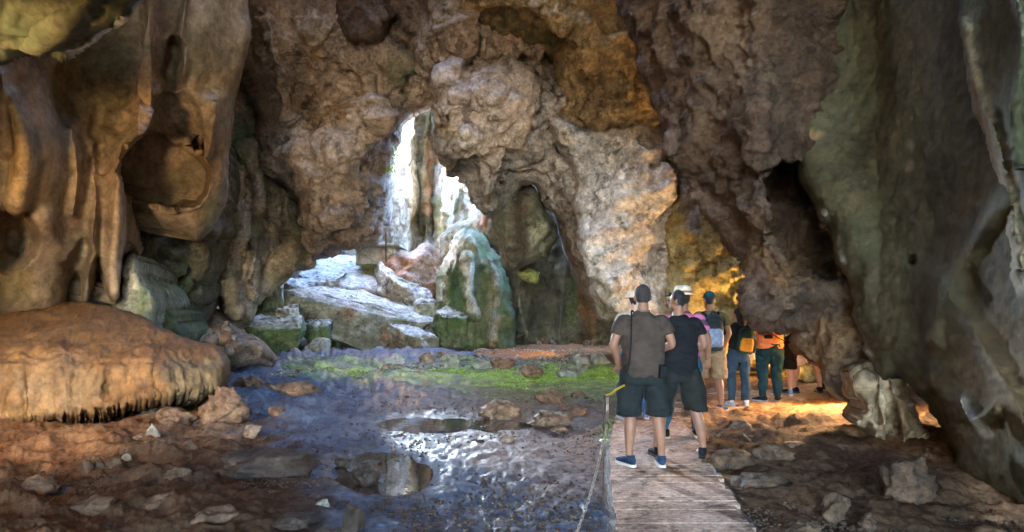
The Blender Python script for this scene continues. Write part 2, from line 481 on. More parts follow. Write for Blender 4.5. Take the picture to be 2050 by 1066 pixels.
def added_light_shaft():
    """unseen chimney over the added roof opening: lets in sky fill, blocks the sun"""
    n, m = 48, 8; V = []
    for j in range(m):
        for i in range(n):
            a = 2 * math.pi * i / n; q = max(abs(math.cos(a)), abs(math.sin(a))); k = 1.08 if j == 0 else 1.0
            V.append((-2.5 + 3.4 * k * math.cos(a) / q ** .7, 11.5 + 3.1 * k * math.sin(a) / q ** .7, 11.0 + j * 1.15))
    V = np.array(V); idx = np.arange(n * m).reshape(m, n); r_ = np.roll(idx, -1, 1)
    Q = np.stack([idx[:-1], r_[:-1], r_[1:], idx[1:]], -1).reshape(-1, 4)
    N = vnormals(V, Q); V = V + N * relief(V, [('fbm', 2., .4)], 6)[:, None]
    me = mesh_np('added_light_shaft', V, Q); set_attr(me, 'tint', np.zeros((len(V), 4)))
    o = link('added_light_shaft', me, M['shell']); o['kind'] = 'structure'
shell(); added_light_shaft()

# ------------------------------------------------------------------ the bodies of rock, far to near
CR = [('fbm', 2.8, .6), ('ridge', 1.2, .30), ('chunk', 1.1, .22), ('chunk', .4, .09), ('ridge', .36, .10), ('ridge', .15, .05), ('crack', 1.3, .08)]
SM = [('low', 1.8, .2, (1, 1, 2.5)), ('low', .6, .035, (1, 1, 4)), ('fbm', .25, .008)]

mass('outer_cliff', 'sunlit pale cliff seen through the gap in the middle', 'cliff',
     [(690, 130), (780, 90), (900, 100), (1010, 180), (1030, 420), (1010, 560), (900, 640), (700, 620), (660, 400)],
     lambda x, y: lin(x, [(660, 33), (770, 31.5), (822, 30.3), (834, 32.6), (870, 32.4), (885, 30.2), (920, 29.8), (1030, 30)]), M['sunwall'],
     s=3, edge=40, bulge=.5, noise=[('fbm', 2.5, .5, (1, 1, 2)), ('ridge', .8, .32, (1, 1, 3)), ('ridge', .3, .12, (1, 1, 2))], seed=11, back=3,
     ridges=[([(850, 230), (845, 330), (855, 450), (850, 520)], 12, .6), ([(905, 380), (890, 450), (900, 520)], 10, .8)],
     tints=[(('p', [(832, 260), (868, 230), (872, 420), (866, 470), (838, 470), (834, 350)]), (.17, .13, .05), .85, 8),
            (('l', [(862, 280), (866, 420), (900, 470), (960, 450)], 10), (.4, .15, .05), .7, 8),
            (('l', [(880, 400), (885, 470)], 10), (.13, .14, .04), .8, 8)])

mass('back_wall', 'dark grey and green back wall with rust stains beyond the mud floor', 'cave wall',
     [(880, 480), (960, 430), (1000, 380), (1100, 360), (1300, 380), (1560, 420), (1600, 700), (1300, 712), (1100, 704), (960, 700), (880, 695)],
     lambda x, y: lin(x, [(880, 24.6), (1000, 24.2), (1240, 24.), (1600, 22)]), M['back'], s=3, edge=40, bulge=.4, seed=12, back=2.5,
     noise=[('low', 1.8, .5, (1, 1, 3)), ('ridge', .9, .3, (1, 1, 3.5)), ('ridge', .35, .1, (1, 1, 2)), ('fbm', .2, .03)],
     ridges=[([(1045, 520), (1040, 600), (1050, 690)], 14, .7), ([(1110, 480), (1125, 600), (1120, 690)], 16, .6), ([(985, 560), (990, 690)], 12, .5)],
     tints=[(('l', [(1170, 560), (1180, 640), (1175, 690)], 16), (.26, .12, .04), .7, 12), (('l', [(1150, 560), (1140, 640)], 12), (.08, .13, .04), .7, 10),
            (('e', 1080, 620, 30, 60), (.03, .028, .024), .7, 20), (('p', [(1000, 420), (1050, 440), (1040, 470), (960, 460)]), (.35, .13, .04), .7, 10)])

mass('green_pillar', 'broad green stained flowstone pillar below the sunlit cliff', 'rock pillar',
     [(880, 714), (872, 650), (866, 620), (872, 580), (880, 545), (888, 510), (905, 480), (930, 462), (965, 468), (985, 490), (1000, 520), (1012, 545), (1022, 600), (1030, 714), (950, 724)],
     lambda x, y: 23.2 - .0022 * (y - 460), M['green'], s=3, edge=60, bulge=1.3, seed=13, back=2.5,
     noise=[('low', 1.2, .3, (1, 1, 3)), ('ridge', .6, .22, (1, 1, 4)), ('fbm', .25, .05, (1, 1, 2))],
     ridges=[([(905, 490), (885, 560), (878, 600)], 9, .5), ([(940, 520), (935, 580), (948, 630)], 7, .45), ([(985, 520), (990, 580), (975, 690)], 9, .45)],
     tints=[(('p', [(900, 485), (925, 466), (915, 520), (900, 560), (892, 610), (880, 600), (885, 540)]), (.5, .45, .35), .9, 6),
            (('l', [(940, 530), (936, 580), (950, 625)], 6), (.6, .54, .43), .85, 5), (('l', [(985, 520), (992, 560), (985, 690)], 10), (.35, .25, .16), .8, 8),
            (('e', 950, 500, 30, 25), (.3, .25, .14), .7, 15), (('e', 915, 600, 18, 50), (.05, .10, .03), .6, 15)])

mass('red_drapery', 'reddish brown folded rock drapery beside the green pillar', 'rock',
     [(742, 540), (770, 520), (800, 505), (835, 500), (865, 500), (885, 520), (890, 560), (885, 620), (880, 660), (840, 650), (800, 640), (760, 600)],
     lambda x, y: 24.6 - .004 * (y - 500), M['clay'], s=3, edge=30, bulge=.6, seed=14,
     noise=[('low', .9, .5, (1, 1, 1.5)), ('ridge', .5, .2), ('fbm', .2, .05)],
     tints=[(('e', 850, 540, 35, 35), (.34, .25, .2), .8, 15), (('e', 780, 550, 40, 30), (.25, .13, .07), .6, 15)])

def boulder_Y(yt, yb, Yf, Yt, k=1.6):
    return lambda x, y: Yf + (Yt - Yf) * (np.clip((yb - y) / (yb - yt), 0, 1) ** k)
BN = [('fbm', 1.1, .22), ('chunk', .7, .12), ('ridge', .3, .06), ('fbm', .1, .02)]
GB = 'boulders of the collapse heap'
def slab_Y(line, Yf, slope):
    """front face below a brow line (px, py), above it the top runs back"""
    xs, ys = zip(*line)
    return lambda x, y: Yf + slope * np.clip(np.interp(x, xs, ys) - y, 0, 400)
SN = [('fbm', 1.2, .22), ('chunk', .75, .26), ('chunk', .3, .12), ('ridge', .25, .09), ('ridge', .09, .03)]
def boulder(x0, x1, y0, y1, Yc, deep, mat, label, seed, shear=0.0, tints=(), cuts=16, group=GB, top=None, name='boulder', tilt=.25):
    u = Yc / FPX; V, F = stone_verts(5, seed, cuts, .0)
    lo, hi = V.min(0), V.max(0); V = (V - (lo + hi) / 2) / (hi - lo)
    V[:, 2] = np.where(V[:, 2] > .12, .12 + (V[:, 2] - .12) * .12, V[:, 2]); V[:, 2] += tilt * V[:, 1] * deep / ((y1 - y0) * u)
    V[:, 2] = (V[:, 2] - V[:, 2].min()) / (V[:, 2].max() - V[:, 2].min()) - .5
    V = V * np.array([(x1 - x0) * u, deep, (y1 - y0) * u]); V[:, 2] += shear * V[:, 0]
    c = at(np.float64((x0 + x1) / 2), np.float64((y0 + y1) / 2), Yc + deep * .35); V = V + c
    n = vnormals(V, np.zeros((0, 4), int), F)
    V = V + n * relief(V, [('chunk', .8, .10), ('ridge', .45, .07), ('chunk', .28, .05), ('ridge', .16, .03), ('fbm', .07, .012)], seed)[:, None]
    T = np.zeros((len(V), 4)); n = vnormals(V, np.zeros((0, 4), int), F)
    px, py = V[:, 0] / V[:, 1] * FPX + CX, HY - (V[:, 2] - EYE) / V[:, 1] * FPX
    if len(tints): T = paint(px, py, V, tints, seed)
    if top is not None:                                         # skylight on the flat upper faces, put into the colour as a pale tone
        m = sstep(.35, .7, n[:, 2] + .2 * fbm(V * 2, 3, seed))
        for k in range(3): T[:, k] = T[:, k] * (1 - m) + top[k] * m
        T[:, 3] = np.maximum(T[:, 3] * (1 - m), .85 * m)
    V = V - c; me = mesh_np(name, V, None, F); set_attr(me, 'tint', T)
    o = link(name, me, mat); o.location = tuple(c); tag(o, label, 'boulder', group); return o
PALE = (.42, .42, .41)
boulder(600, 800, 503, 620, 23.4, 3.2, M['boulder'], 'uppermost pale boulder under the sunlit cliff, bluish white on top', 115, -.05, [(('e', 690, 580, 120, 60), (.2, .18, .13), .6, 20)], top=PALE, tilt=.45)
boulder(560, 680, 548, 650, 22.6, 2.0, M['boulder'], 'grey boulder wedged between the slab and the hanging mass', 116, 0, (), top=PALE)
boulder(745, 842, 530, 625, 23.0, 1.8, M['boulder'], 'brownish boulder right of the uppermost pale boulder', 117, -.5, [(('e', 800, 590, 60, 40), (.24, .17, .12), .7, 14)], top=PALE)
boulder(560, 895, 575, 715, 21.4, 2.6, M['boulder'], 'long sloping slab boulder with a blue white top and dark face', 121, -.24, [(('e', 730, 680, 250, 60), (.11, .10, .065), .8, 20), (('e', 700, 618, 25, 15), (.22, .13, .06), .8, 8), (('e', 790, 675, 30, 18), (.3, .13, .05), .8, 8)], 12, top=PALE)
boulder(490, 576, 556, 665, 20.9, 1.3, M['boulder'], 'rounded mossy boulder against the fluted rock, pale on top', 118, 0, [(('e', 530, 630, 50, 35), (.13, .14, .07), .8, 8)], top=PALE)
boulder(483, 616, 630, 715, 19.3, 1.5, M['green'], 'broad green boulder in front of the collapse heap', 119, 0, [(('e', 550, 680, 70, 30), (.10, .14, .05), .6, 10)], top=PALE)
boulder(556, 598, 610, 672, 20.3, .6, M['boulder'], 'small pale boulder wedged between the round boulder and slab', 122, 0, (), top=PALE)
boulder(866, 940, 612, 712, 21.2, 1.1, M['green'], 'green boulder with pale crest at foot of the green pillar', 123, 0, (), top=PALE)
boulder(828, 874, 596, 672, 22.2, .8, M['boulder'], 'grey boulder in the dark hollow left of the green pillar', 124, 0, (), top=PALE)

boulder(690, 790, 590, 640, 22.3, 1.2, M['boulder'], 'pale boulder lying behind the long slab below the brownish boulder', 131, -.2, (), top=PALE)
boulder(800, 868, 570, 650, 22.8, 1.2, M['boulder'], 'brown grey boulder between the brownish boulder and the green pillar', 132, -.3, [(('e', 830, 610, 40, 40), (.2, .14, .09), .7, 10)], top=PALE)
boulder(610, 690, 545, 600, 22.9, 1.4, M['boulder'], 'low pale boulder on the back edge of the long slab', 133, .1, (), top=PALE)
boulder(770, 880, 655, 712, 20.8, .9, M['boulder'], 'brown boulder leaning on the low end of the long slab', 134, -.25, [(('e', 820, 690, 60, 30), (.17, .10, .06), .8, 10)], top=PALE)
boulder(600, 660, 640, 712, 20.6, .7, M['green'], 'mossy block at the foot of the long slab', 135, 0, (), top=PALE)
# concrete block with rail on top, below the gap
def box_bm(bm, lo, hi, bev=0.0):
    r = bmesh.ops.create_cube(bm, size=1.0)
    for v in r['verts']:
        v.co = Vector([lo[i] + (v.co[i] + .5) * (hi[i] - lo[i]) for i in range(3)])
    if bev:
        es = list({e for v in r['verts'] for e in v.link_edges})
        bmesh.ops.bevel(bm, geom=es, offset=bev, segments=2, affect='EDGES', profile=.6)
def bm_obj(name, bm, mat, parent=None, smooth=False):
    me = bpy.data.meshes.new(name); bm.to_mesh(me); bm.free()
    return link(name, me, mat, parent, smooth)
def empty(name, loc=(0, 0, 0), rz=0.0):
    o = bpy.data.objects.new(name, None); COL.objects.link(o); o.location = loc; o.rotation_euler = (0, 0, rz)
    o.empty_display_size = .1
    return o

M['concrete'] = rock_mat('mossy_concrete', (.22, .21, .14), (.36, .35, .27), (.46, .45, .38), 2., .85, .4, .02, .4, (.10, .09, .05), (.12, .14, .05), .7, fine=14)
M['iron'] = plain_mat('rusty_iron', (.085, .055, .04), .65, .4, 30, .5, .002, .5)
r = empty('viewing_platform', tuple(at(750., 525., 24.0)))
def blk(name, x0, y0, x1, y1, Ya, Yb, mat, bev=.04):
    a = at(x0, y1, Ya); b = at(x1, y0, Ya); bm = bmesh.new()
    o0 = np.array(r.location)
    box_bm(bm, (a[0] - o0[0], Ya - o0[1], a[2] - o0[2]), (b[0] - o0[0], Yb - o0[1], b[2] - o0[2]), bev)
    o = bm_obj(name, bm, mat, r)
    set_attr(o.data, 'tint', np.zeros((len(o.data.vertices), 4)))
    return o
blk('block', 712, 494, 790, 530, 24.0, 25.6, M['concrete'])
blk('ledge', 708, 488, 800, 493.5, 23.9, 25.7, M['concrete'], .03)
blk('post', 771, 425, 774, 527, 23.80, 23.86, M['iron'], .01)
tag(r, 'mossy concrete platform with an iron post below the sunlit gap', 'platform')

mass('fluted_rock', 'fluted mossy rock column between the smooth left wall and the hanging mass', 'rock column',
     [(330, -150), (500, -150), (520, 50), (515, 150), (522, 230), (535, 290), (555, 350), (590, 420), (620, 490), (625, 525), (585, 545), (545, 570), (505, 600), (495, 640), (478, 658), (455, 655), (440, 615), (425, 575), (400, 545), (375, 520), (340, 480), (310, 300)],
     lambda x, y: lin(x, [(300, 17.5), (480, 18.5), (620, 20)]), M['flute'], s=3, edge=40, bulge=.7, seed=22, back=2.5,
     noise=[('low', 1.4, .5, (1, 1, 3)), ('ridge', .7, .35, (1, 1, 4)), ('ridge', .3, .12, (1, 1, 2.5)), ('fbm', .15, .03)],
     ridges=[([(500, 300), (520, 400), (515, 500), (500, 560)], 12, .4), ([(470, 420), (455, 520), (465, 620)], 14, .5), ([(430, 460), (425, 540)], 10, .4)],
     pits=[(('l', [(535, 330), (560, 430), (560, 480)], 8), .6, 8), (('l', [(485, 330), (480, 420)], 8), .4, 8)],
     tints=[(('e', 480, 290, 20, 40), (.04, .10, .04), .85, 12), (('l', [(440, 440), (405, 520)], 14), (.10, .15, .05), .7, 12), (('l', [(450, 430), (455, 470)], 12), (.035, .09, .03), .8, 10),
            (('l', [(530, 480), (510, 570)], 15), (.22, .22, .21), .7, 10), (('l', [(515, 420), (500, 480)], 12), (.40, .26, .12), .6, 10)])

mass('crevice_rock', 'dark rock deep in the crevice left of the hanging brown mass', 'cave wall',
     [(330, -200), (660, -200), (660, 200), (640, 460), (560, 540), (380, 560), (330, 300)], 21.6, M['back'], s=5, edge=60, bulge=.5, seed=29,
     noise=[('fbm', 1.5, .4), ('ridge', .6, .2)])
mass('left_cavity_rock', 'dark rock closing the hollow behind the smooth left wall', 'cave wall',
     [(180, 250), (420, 250), (440, 420), (400, 560), (380, 660), (300, 680), (150, 660), (120, 400)], 15.5, M['back'], s=5, edge=60, bulge=.5, seed=23,
     noise=[('fbm', 1.5, .4), ('ridge', .6, .2)])

mass('green_boulder', 'smooth pale green boulder leaning behind the orange ledge', 'boulder',
     [(225, 640), (235, 560), (250, 520), (272, 514), (290, 545), (305, 575), (315, 610), (318, 660), (290, 690)], 12.6, M['boulder'], s=3, edge=34, bulge=.8, seed=24,
     noise=[('low', .9, .15), ('fbm', .3, .05), ('chunk', .5, .05)], tints=[(('e', 285, 600, 25, 60), (.26, .29, .13), .7, 15), (('e', 255, 560, 15, 40), (.36, .27, .15), .6, 12)])
mass('green_slab', 'dark green rock slab tucked beside the smooth green boulder', 'boulder',
     [(306, 600), (315, 585), (335, 590), (350, 620), (372, 660), (365, 690), (310, 690)], 13.4, M['green'], s=3, edge=24, bulge=.5, seed=25,
     noise=[('low', .9, .15), ('chunk', .5, .08)])
mass('boulder', 'dark angular boulder in the hollow below the fluted column', 'boulder',
     [(305, 600), (318, 572), (345, 552), (375, 548), (385, 570), (375, 595), (350, 612), (320, 615)], slab_Y([(305, 590), (345, 566), (385, 560)], 15.0, .04), M['green'], s=3, edge=20, bulge=.5, seed=26,
     noise=SN)
mass('boulder', 'slanting dark slab in the black hollow under the left wall', 'boulder',
     [(285, 560), (300, 530), (345, 520), (378, 528), (370, 550), (330, 565), (295, 585)], 14.8, M['back'], s=3, edge=20, bulge=.4, seed=27, noise=SN)

mass('pale_stalactite', 'broad dark streaked stalactite hanging under the grey mass', 'stalactite',
     [(985, 470), (990, 440), (1010, 410), (1040, 370), (1060, 368), (1085, 395), (1103, 430), (1108, 460), (1095, 490), (1070, 520), (1045, 536), (1020, 540), (1005, 520), (990, 495)],
     19.3, M['back'], s=3, edge=55, bulge=1.2, seed=28, back=1.8,
     noise=[('low', .9, .3, (1, 1, 2)), ('ridge', .5, .2, (1, 1, 2)), ('fbm', .2, .05)],
     tints=[(('e', 1085, 470, 16, 60, 15), (.34, .33, .22), .7, 12), (('e', 1000, 480, 15, 40), (.2, .2, .13), .7, 10), (('l', [(1045, 380), (1040, 500)], 9), (.10, .055, .03), .8, 8)])
mass('leaf_rock', 'small yellow green rock flake hanging below the stalactite', 'rock',
     [(1035, 545), (1050, 535), (1068, 540), (1076, 560), (1070, 575), (1055, 572), (1042, 562)], 20.5, M['yellow'], s=2.5, edge=14, bulge=.3, seed=29, back=.5,
     noise=[('fbm', .5, .1)], tints=[(('e', 1055, 555, 40, 40), (.28, .32, .10), .8, 4)])

mass('hanging_mass', 'huge brown craggy rock mass hanging left of the bright gap', 'hanging rock',
     [(400, -260), (420, -40), (440, 100), (482, 180), (522, 250), (550, 330), (572, 395), (580, 450), (592, 500), (612, 523), (640, 520), (680, 502), (720, 494), (756, 486), (768, 440), (771, 400), (773, 350), (788, 300), (808, 270), (826, 238), (850, 214), (890, 206), (920, 150), (920, -60), (920, -260)],
     lambda x, y: 19.2 + .0042 * (y - 260), M['craggy'], s=2.5, edge=90, bulge=1.5, seed=31, back=2.5, noise=CR,
     lumps=[(('e', 600, 110, 70, 90), .8, 60), (('e', 700, 330, 90, 120), .7, 60), (('e', 640, 470, 50, 50), .5, 30)],
     ridges=[([(530, 30), (545, 130), (570, 200)], 25, .5), ([(560, 240), (620, 360), (680, 430)], 30, .35), ([(700, 130), (740, 180), (770, 250)], 25, .4)],
     pits=[(('e', 640, 215, 60, 40, 30), .9, 25), (('e', 820, 130, 14, 50), .5, 10), (('l', [(500, 150), (520, 210)], 16), .5, 14), (('l', [(770, 20), (815, 110)], 14), .6, 14)],
     tints=[(('e', 560, 60, 50, 60), (.50, .36, .22), .7, 25), (('e', 660, 240, 45, 20, -30), (.40, .22, .08), .6, 15), (('e', 635, 120, 20, 35, 20), (.45, .27, .12), .7, 12),
            (('e', 800, 150, 25, 40), (.11, .16, .09), .7, 15), (('e', 620, 420, 60, 80), (.36, .29, .245), .6, 40), (('e', 660, 480, 60, 30), (.17, .13, .105), .6, 25), (('e', 720, 380, 50, 90), (.37, .3, .255), .5, 30)])
mass('hanging_rock', 'dark rounded rock knob hanging from the ceiling near the top edge', 'hanging rock',
     [(665, -150), (672, 0), (678, 45), (700, 80), (730, 92), (765, 80), (782, 40), (785, 0), (800, -150)], 16.9, M['dark'], s=3, edge=40, bulge=.8, seed=32,
     noise=[('fbm', .9, .2), ('ridge', .4, .12), ('scallop', .3, .06)])

mass('grey_hanging_mass', 'huge grey craggy rock mass hanging right of the bright gap', 'hanging rock',
     [(830, -260), (835, -40), (826, 50), (832, 110), (850, 150), (866, 190), (871, 230), (866, 280), (871, 330), (886, 358), (916, 368), (930, 390), (942, 420), (975, 432), (1005, 425), (1030, 400), (1048, 378), (1070, 385), (1092, 412), (1120, 440), (1145, 482), (1156, 520), (1167, 560), (1185, 600), (1198, 634), (1245, 644), (1320, 640), (1330, 400), (1320, 100), (1290, -260)],
     lambda x, y: 17.8 + .003 * (y - 250), M['grey'], s=2.5, edge=70, bulge=1.3, seed=33, back=2.5, noise=CR,
     lumps=[(('e', 960, 220, 100, 110), .9, 60), (('e', 930, 300, 50, 50), .4, 30), (('e', 1010, 380, 60, 40), .5, 30), (('e', 1140, 520, 60, 130, -20), .4, 30)],
     ridges=[([(900, 20), (920, 100), (890, 150)], 25, .4), ([(1000, 200), (1020, 280), (1000, 340)], 20, .3)],
     pits=[(('l', [(1110, 110), (1112, 200), (1128, 300)], 12), .9, 12), (('l', [(880, 130), (940, 120), (1060, 140)], 14), .5, 16), (('e', 905, 260, 18, 30), .3, 12)],
     tints=[(('p', [(830, -200), (1200, -200), (1130, 160), (1040, 150), (900, 130), (860, 170), (830, 100)]), (.30, .205, .13), .8, 30), (('e', 960, 220, 70, 60), (.56, .47, .43), .7, 30),
            (('e', 905, 260, 20, 35), (.33, .26, .13), .6, 14), (('e', 900, 330, 40, 40), (.21, .19, .18), .5, 20), (('e', 985, 395, 50, 35), (.3, .27, .245), .6, 20), (('l', [(1130, 430), (1170, 540), (1200, 630)], 30), (.30, .225, .17), .7, 18)])

mass('ochre_ceiling', 'ochre craggy ceiling bulge above the pale wall', 'hanging rock',
     [(880, -260), (905, -20), (935, 35), (1000, 72), (1060, 85), (1105, 95), (1122, 170), (1118, 240), (1160, 275), (1240, 300), (1320, 330), (1370, 330), (1380, 100), (1330, -260)],
     lambda x, y: 16.3 + .003 * (y - 150), M['ochre'], s=2.5, edge=80, bulge=1.2, seed=34, back=2.5, noise=CR,
     lumps=[(('e', 1240, 110, 70, 90), .5, 50), (('e', 1100, 20, 90, 50), .5, 40), (('e', 1280, 210, 40, 50), .3, 25)],
     pits=[(('l', [(950, 40), (1020, 85), (1110, 90)], 14), .4, 14), (('e', 1190, 190, 50, 40), .5, 30)],
     tints=[(('e', 1060, 20, 120, 40), (.50, .36, .19), .7, 25), (('l', [(960, 55), (1040, 80), (1110, 80)], 16), (.10, .095, .045), .8, 12), (('e', 1180, 200, 50, 50), (.20, .135, .075), .7, 25), (('e', 1285, 170, 25, 70), (.5, .31, .12), .6, 18), (('e', 1220, 70, 50, 40), (.47, .36, .21), .6, 22)])

mass('yellow_wall', 'yellow lit rock wall behind the queue of visitors', 'cave wall',
     [(1320, 240), (1360, 280), (1450, 350), (1600, 420), (1820, 480), (1820, 770), (1600, 760), (1480, 725), (1370, 700), (1340, 500)],
     lambda x, y: lin(x, [(1320, 16.), (1400, 15.6), (1500, 14.8), (1820, 13.5)]), M['yellow'], s=4, edge=40, bulge=.5, seed=35, noise=CR, back=2,
     ridges=[([(1405, 460), (1408, 640)], 8, -.5)], tints=[(('p', [(1320, 240), (1400, 300), (1410, 465), (1385, 470), (1350, 350)]), (.30, .28, .26), .95, 6), (('e', 1570, 690, 100, 40), (.2, .16, .07), .6, 30)])
mass('pale_wall', 'pale grey white streaked wall hanging behind the queue', 'cave wall',
     [(1106, 236), (1150, 245), (1210, 255), (1290, 250), (1330, 255), (1345, 310), (1368, 370), (1390, 440), (1400, 490), (1405, 560), (1405, 660), (1330, 665), (1260, 642), (1225, 637), (1202, 628), (1192, 600), (1178, 560), (1168, 500), (1157, 440), (1150, 370), (1130, 310)],
     lambda x, y: 16.2 + .001 * (y - 400), M['white'], s=2.5, edge=50, bulge=.9, seed=36, back=2.2,
     noise=[('fbm', 2.2, .4), ('ridge', .9, .22), ('plate', .8, .2, (1.6, 1, .8)), ('chunk', .6, .09), ('ridge', .3, .06), ('fbm', .12, .025), ('crack', .9, .05)],
     lumps=[(('e', 1230, 590, 40, 45), .5, 25), (('e', 1280, 400, 60, 80), .4, 40)],
     pits=[(('l', [(1335, 330), (1350, 400), (1375, 460)], 8), .5, 8), (('l', [(1300, 330), (1320, 340)], 6), .4, 6)],
     tints=[(('l', [(1200, 285), (1230, 300), (1240, 330), (1215, 345)], 7), (.30, .27, .22), .7, 7), (('l', [(1250, 310), (1265, 340), (1255, 360)], 6), (.34, .30, .25), .7, 6), (('e', 1170, 300, 40, 60), (.42, .41, .40), .6, 20),
            (('p', [(1380, 480), (1410, 500), (1410, 670), (1300, 670), (1335, 560)]), (.36, .23, .10), .85, 18), (('e', 1230, 600, 45, 40), (.45, .35, .24), .7, 20), (('e', 1280, 250, 60, 30), (.36, .25, .15), .7, 20)])

# ------------------------------------------------------------------ near rock
mass('scalloped_mass', 'dark brown scalloped rock mass hanging diagonally over the queue', 'hanging rock',
     [(1215, -300), (1232, -20), (1258, 60), (1290, 140), (1325, 220), (1352, 295), (1385, 370), (1412, 430), (1450, 500), (1476, 545), (1490, 590), (1502, 628), (1532, 655), (1570, 668), (1600, 662), (1640, 655), (1690, 640), (1720, 600), (1740, 300), (1720, -300)],
     lambda x, y: lin(x, [(1215, 11.5), (1400, 10.), (1520, 9.2), (1740, 9.0)]) + .0006 * (y - 300), M['dark'], s=2.5, edge=130, bulge=1.4, seed=37, back=2.0,
     noise=[('fbm', 1.6, .3), ('ridge', .7, .12), ('scallop', .22, .10), ('chunk', .35, .06), ('ridge', .11, .04), ('fbm', .06, .015)],
     pits=[(('p', [(1572, 325), (1600, 338), (1625, 400), (1655, 480), (1670, 560), (1625, 545), (1585, 500), (1552, 470), (1548, 380)]), 1.6, 8)],
     lumps=[(('e', 1560, 600, 70, 60), .4, 40), (('e', 1500, 250, 50, 80), .3, 40)],
     tints=[(('e', 1580, 540, 60, 40), (.26, .13, .05), .7, 25), (('l', [(1250, 20), (1330, 210), (1400, 380), (1480, 540)], 14), (.22, .155, .12), .7, 12), (('e', 1500, 480, 60, 60), (.17, .10, .05), .6, 30)])
mass('overhang_lobe', 'brown rock lobe hanging low at the end of the walkway', 'hanging rock',
     [(1588, 700), (1580, 670), (1600, 640), (1608, 620), (1640, 590), (1700, 560), (1760, 620), (1790, 720), (1760, 790), (1725, 800), (1690, 803), (1660, 790), (1648, 765), (1640, 742), (1612, 728)],
     lambda x, y: lin(x, [(1580, 9.3), (1700, 8.6), (1790, 8.2)]), M['dark'], s=3, edge=50, bulge=.6, seed=38, back=1.2,
     noise=[('fbm', .9, .2), ('ridge', .4, .1), ('chunk', .4, .08), ('fbm', .12, .03)],
     tints=[(('e', 1650, 690, 70, 60), (.30, .18, .09), .8, 25), (('e', 1608, 660, 12, 18), (.55, .45, .36), .9, 6), (('l', [(1648, 750), (1665, 785), (1690, 800)], 8), (.5, .36, .2), .8, 6)])

mass('right_wall', 'dark green brown smooth wall with a sharp grey fin edge', 'cave wall',
     [(1520, -300), (1552, -20), (1578, 150), (1592, 250), (1602, 330), (1622, 390), (1650, 450), (1680, 530), (1702, 600), (1727, 690), (1746, 742), (1768, 762), (1800, 752), (1830, 785), (1868, 835), (1900, 900), (1935, 965), (2000, 1000), (2200, 1100), (2700, 1400), (2700, -300)],
     lambda x, y: lin(x, [(1520, 8.6), (1600, 8.2), (1760, 7.6), (1860, 6.8), (1950, 6.0), (2050, 5.25), (2400, 3.95), (2700, 3.2)]), M['right'], s=4, edge=60, bulge=.5, seed=39, back=1.5,
     noise=[('low', 1.8, .12, (1, 1, 2.2)), ('fbm', .5, .03), ('ridge', .2, .012), ('fbm', .08, .012)],
     ridges=[([(1570, -50), (1580, 150), (1596, 300)], 14, .25), ([(1640, 430), (1690, 570), (1720, 690), (1750, 760)], 12, .3), ([(2020, 400), (1950, 480), (1890, 590), (1870, 680)], 20, .2), ([(1800, 760), (1850, 830), (1900, 920)], 14, .25), ([(1990, 820), (1940, 840), (1920, 800)], 14, .25), ([(1880, 560), (1930, 650), (2000, 760), (2050, 850)], 25, .25)],
     lumps=[(('e', 1700, 150, 70, 150), -.3, 60)],
     pits=[(('e', 1828, 522, 8, 9), .3, 4), (('p', [(1835, 800), (1870, 790), (1900, 850), (1920, 930), (1880, 900)]), .5, 10)],
     tints=[(('l', [(1645, 440), (1690, 570), (1720, 690), (1745, 740)], 16), (.26, .235, .19), .8, 10), (('l', [(1578, 100), (1592, 260)], 12), (.24, .145, .06), .6, 10), (('e', 1620, 270, 20, 14), (.36, .23, .12), .7, 8), (('e', 2010, 760, 80, 180, -15), (.20, .125, .055), .55, 60),
            (('l', [(1925, 800), (1940, 840), (1965, 870)], 10), (.5, .46, .4), .8, 6), (('e', 1828, 290, 10, 12), (.33, .26, .17), .7, 6), (('e', 1826, 330, 10, 14), (.33, .26, .17), .7, 6)])  # first stroke here: streak of light on the low edge, put into the colour
mass('right_buttress', 'pale edged rock buttress running down the far right side', 'rock buttress',
     [(1895, -300), (1916, -20), (1920, 60), (1926, 150), (1945, 220), (1968, 275), (1990, 340), (2008, 420), (2016, 500), (2022, 570), (2060, 660), (2150, 760), (2700, 900), (2700, -300)],
     lambda x, y: lin(x, [(1900, 6.1), (1960, 5.6), (2050, 4.95), (2400, 3.7), (2700, 3.0)]), M['fin'], s=4, edge=60, bulge=.45, seed=40, back=1.2,
     noise=[('low', 1.2, .08, (1, 1, 3)), ('ridge', .3, .012, (1, 1, 8)), ('fbm', .1, .01)],
     ridges=[([(1935, 60), (1950, 170), (1985, 270), (2010, 400), (2025, 540)], 14, .18), ([(2030, -20), (2048, 90), (2030, 220), (2040, 340)], 8, .1)],
     tints=[(('l', [(1930, 40), (1950, 170), (1985, 280), (2015, 420), (2028, 560)], 20), (.30, .25, .17), .75, 14), (('e', 1935, 20, 30, 60), (.16, .2, .15), .6, 20), (('l', [(2025, -20), (2045, 90)], 5), (.5, .52, .5), .8, 4)])  # long pale stroke down the edge: its lit rim painted into the colour
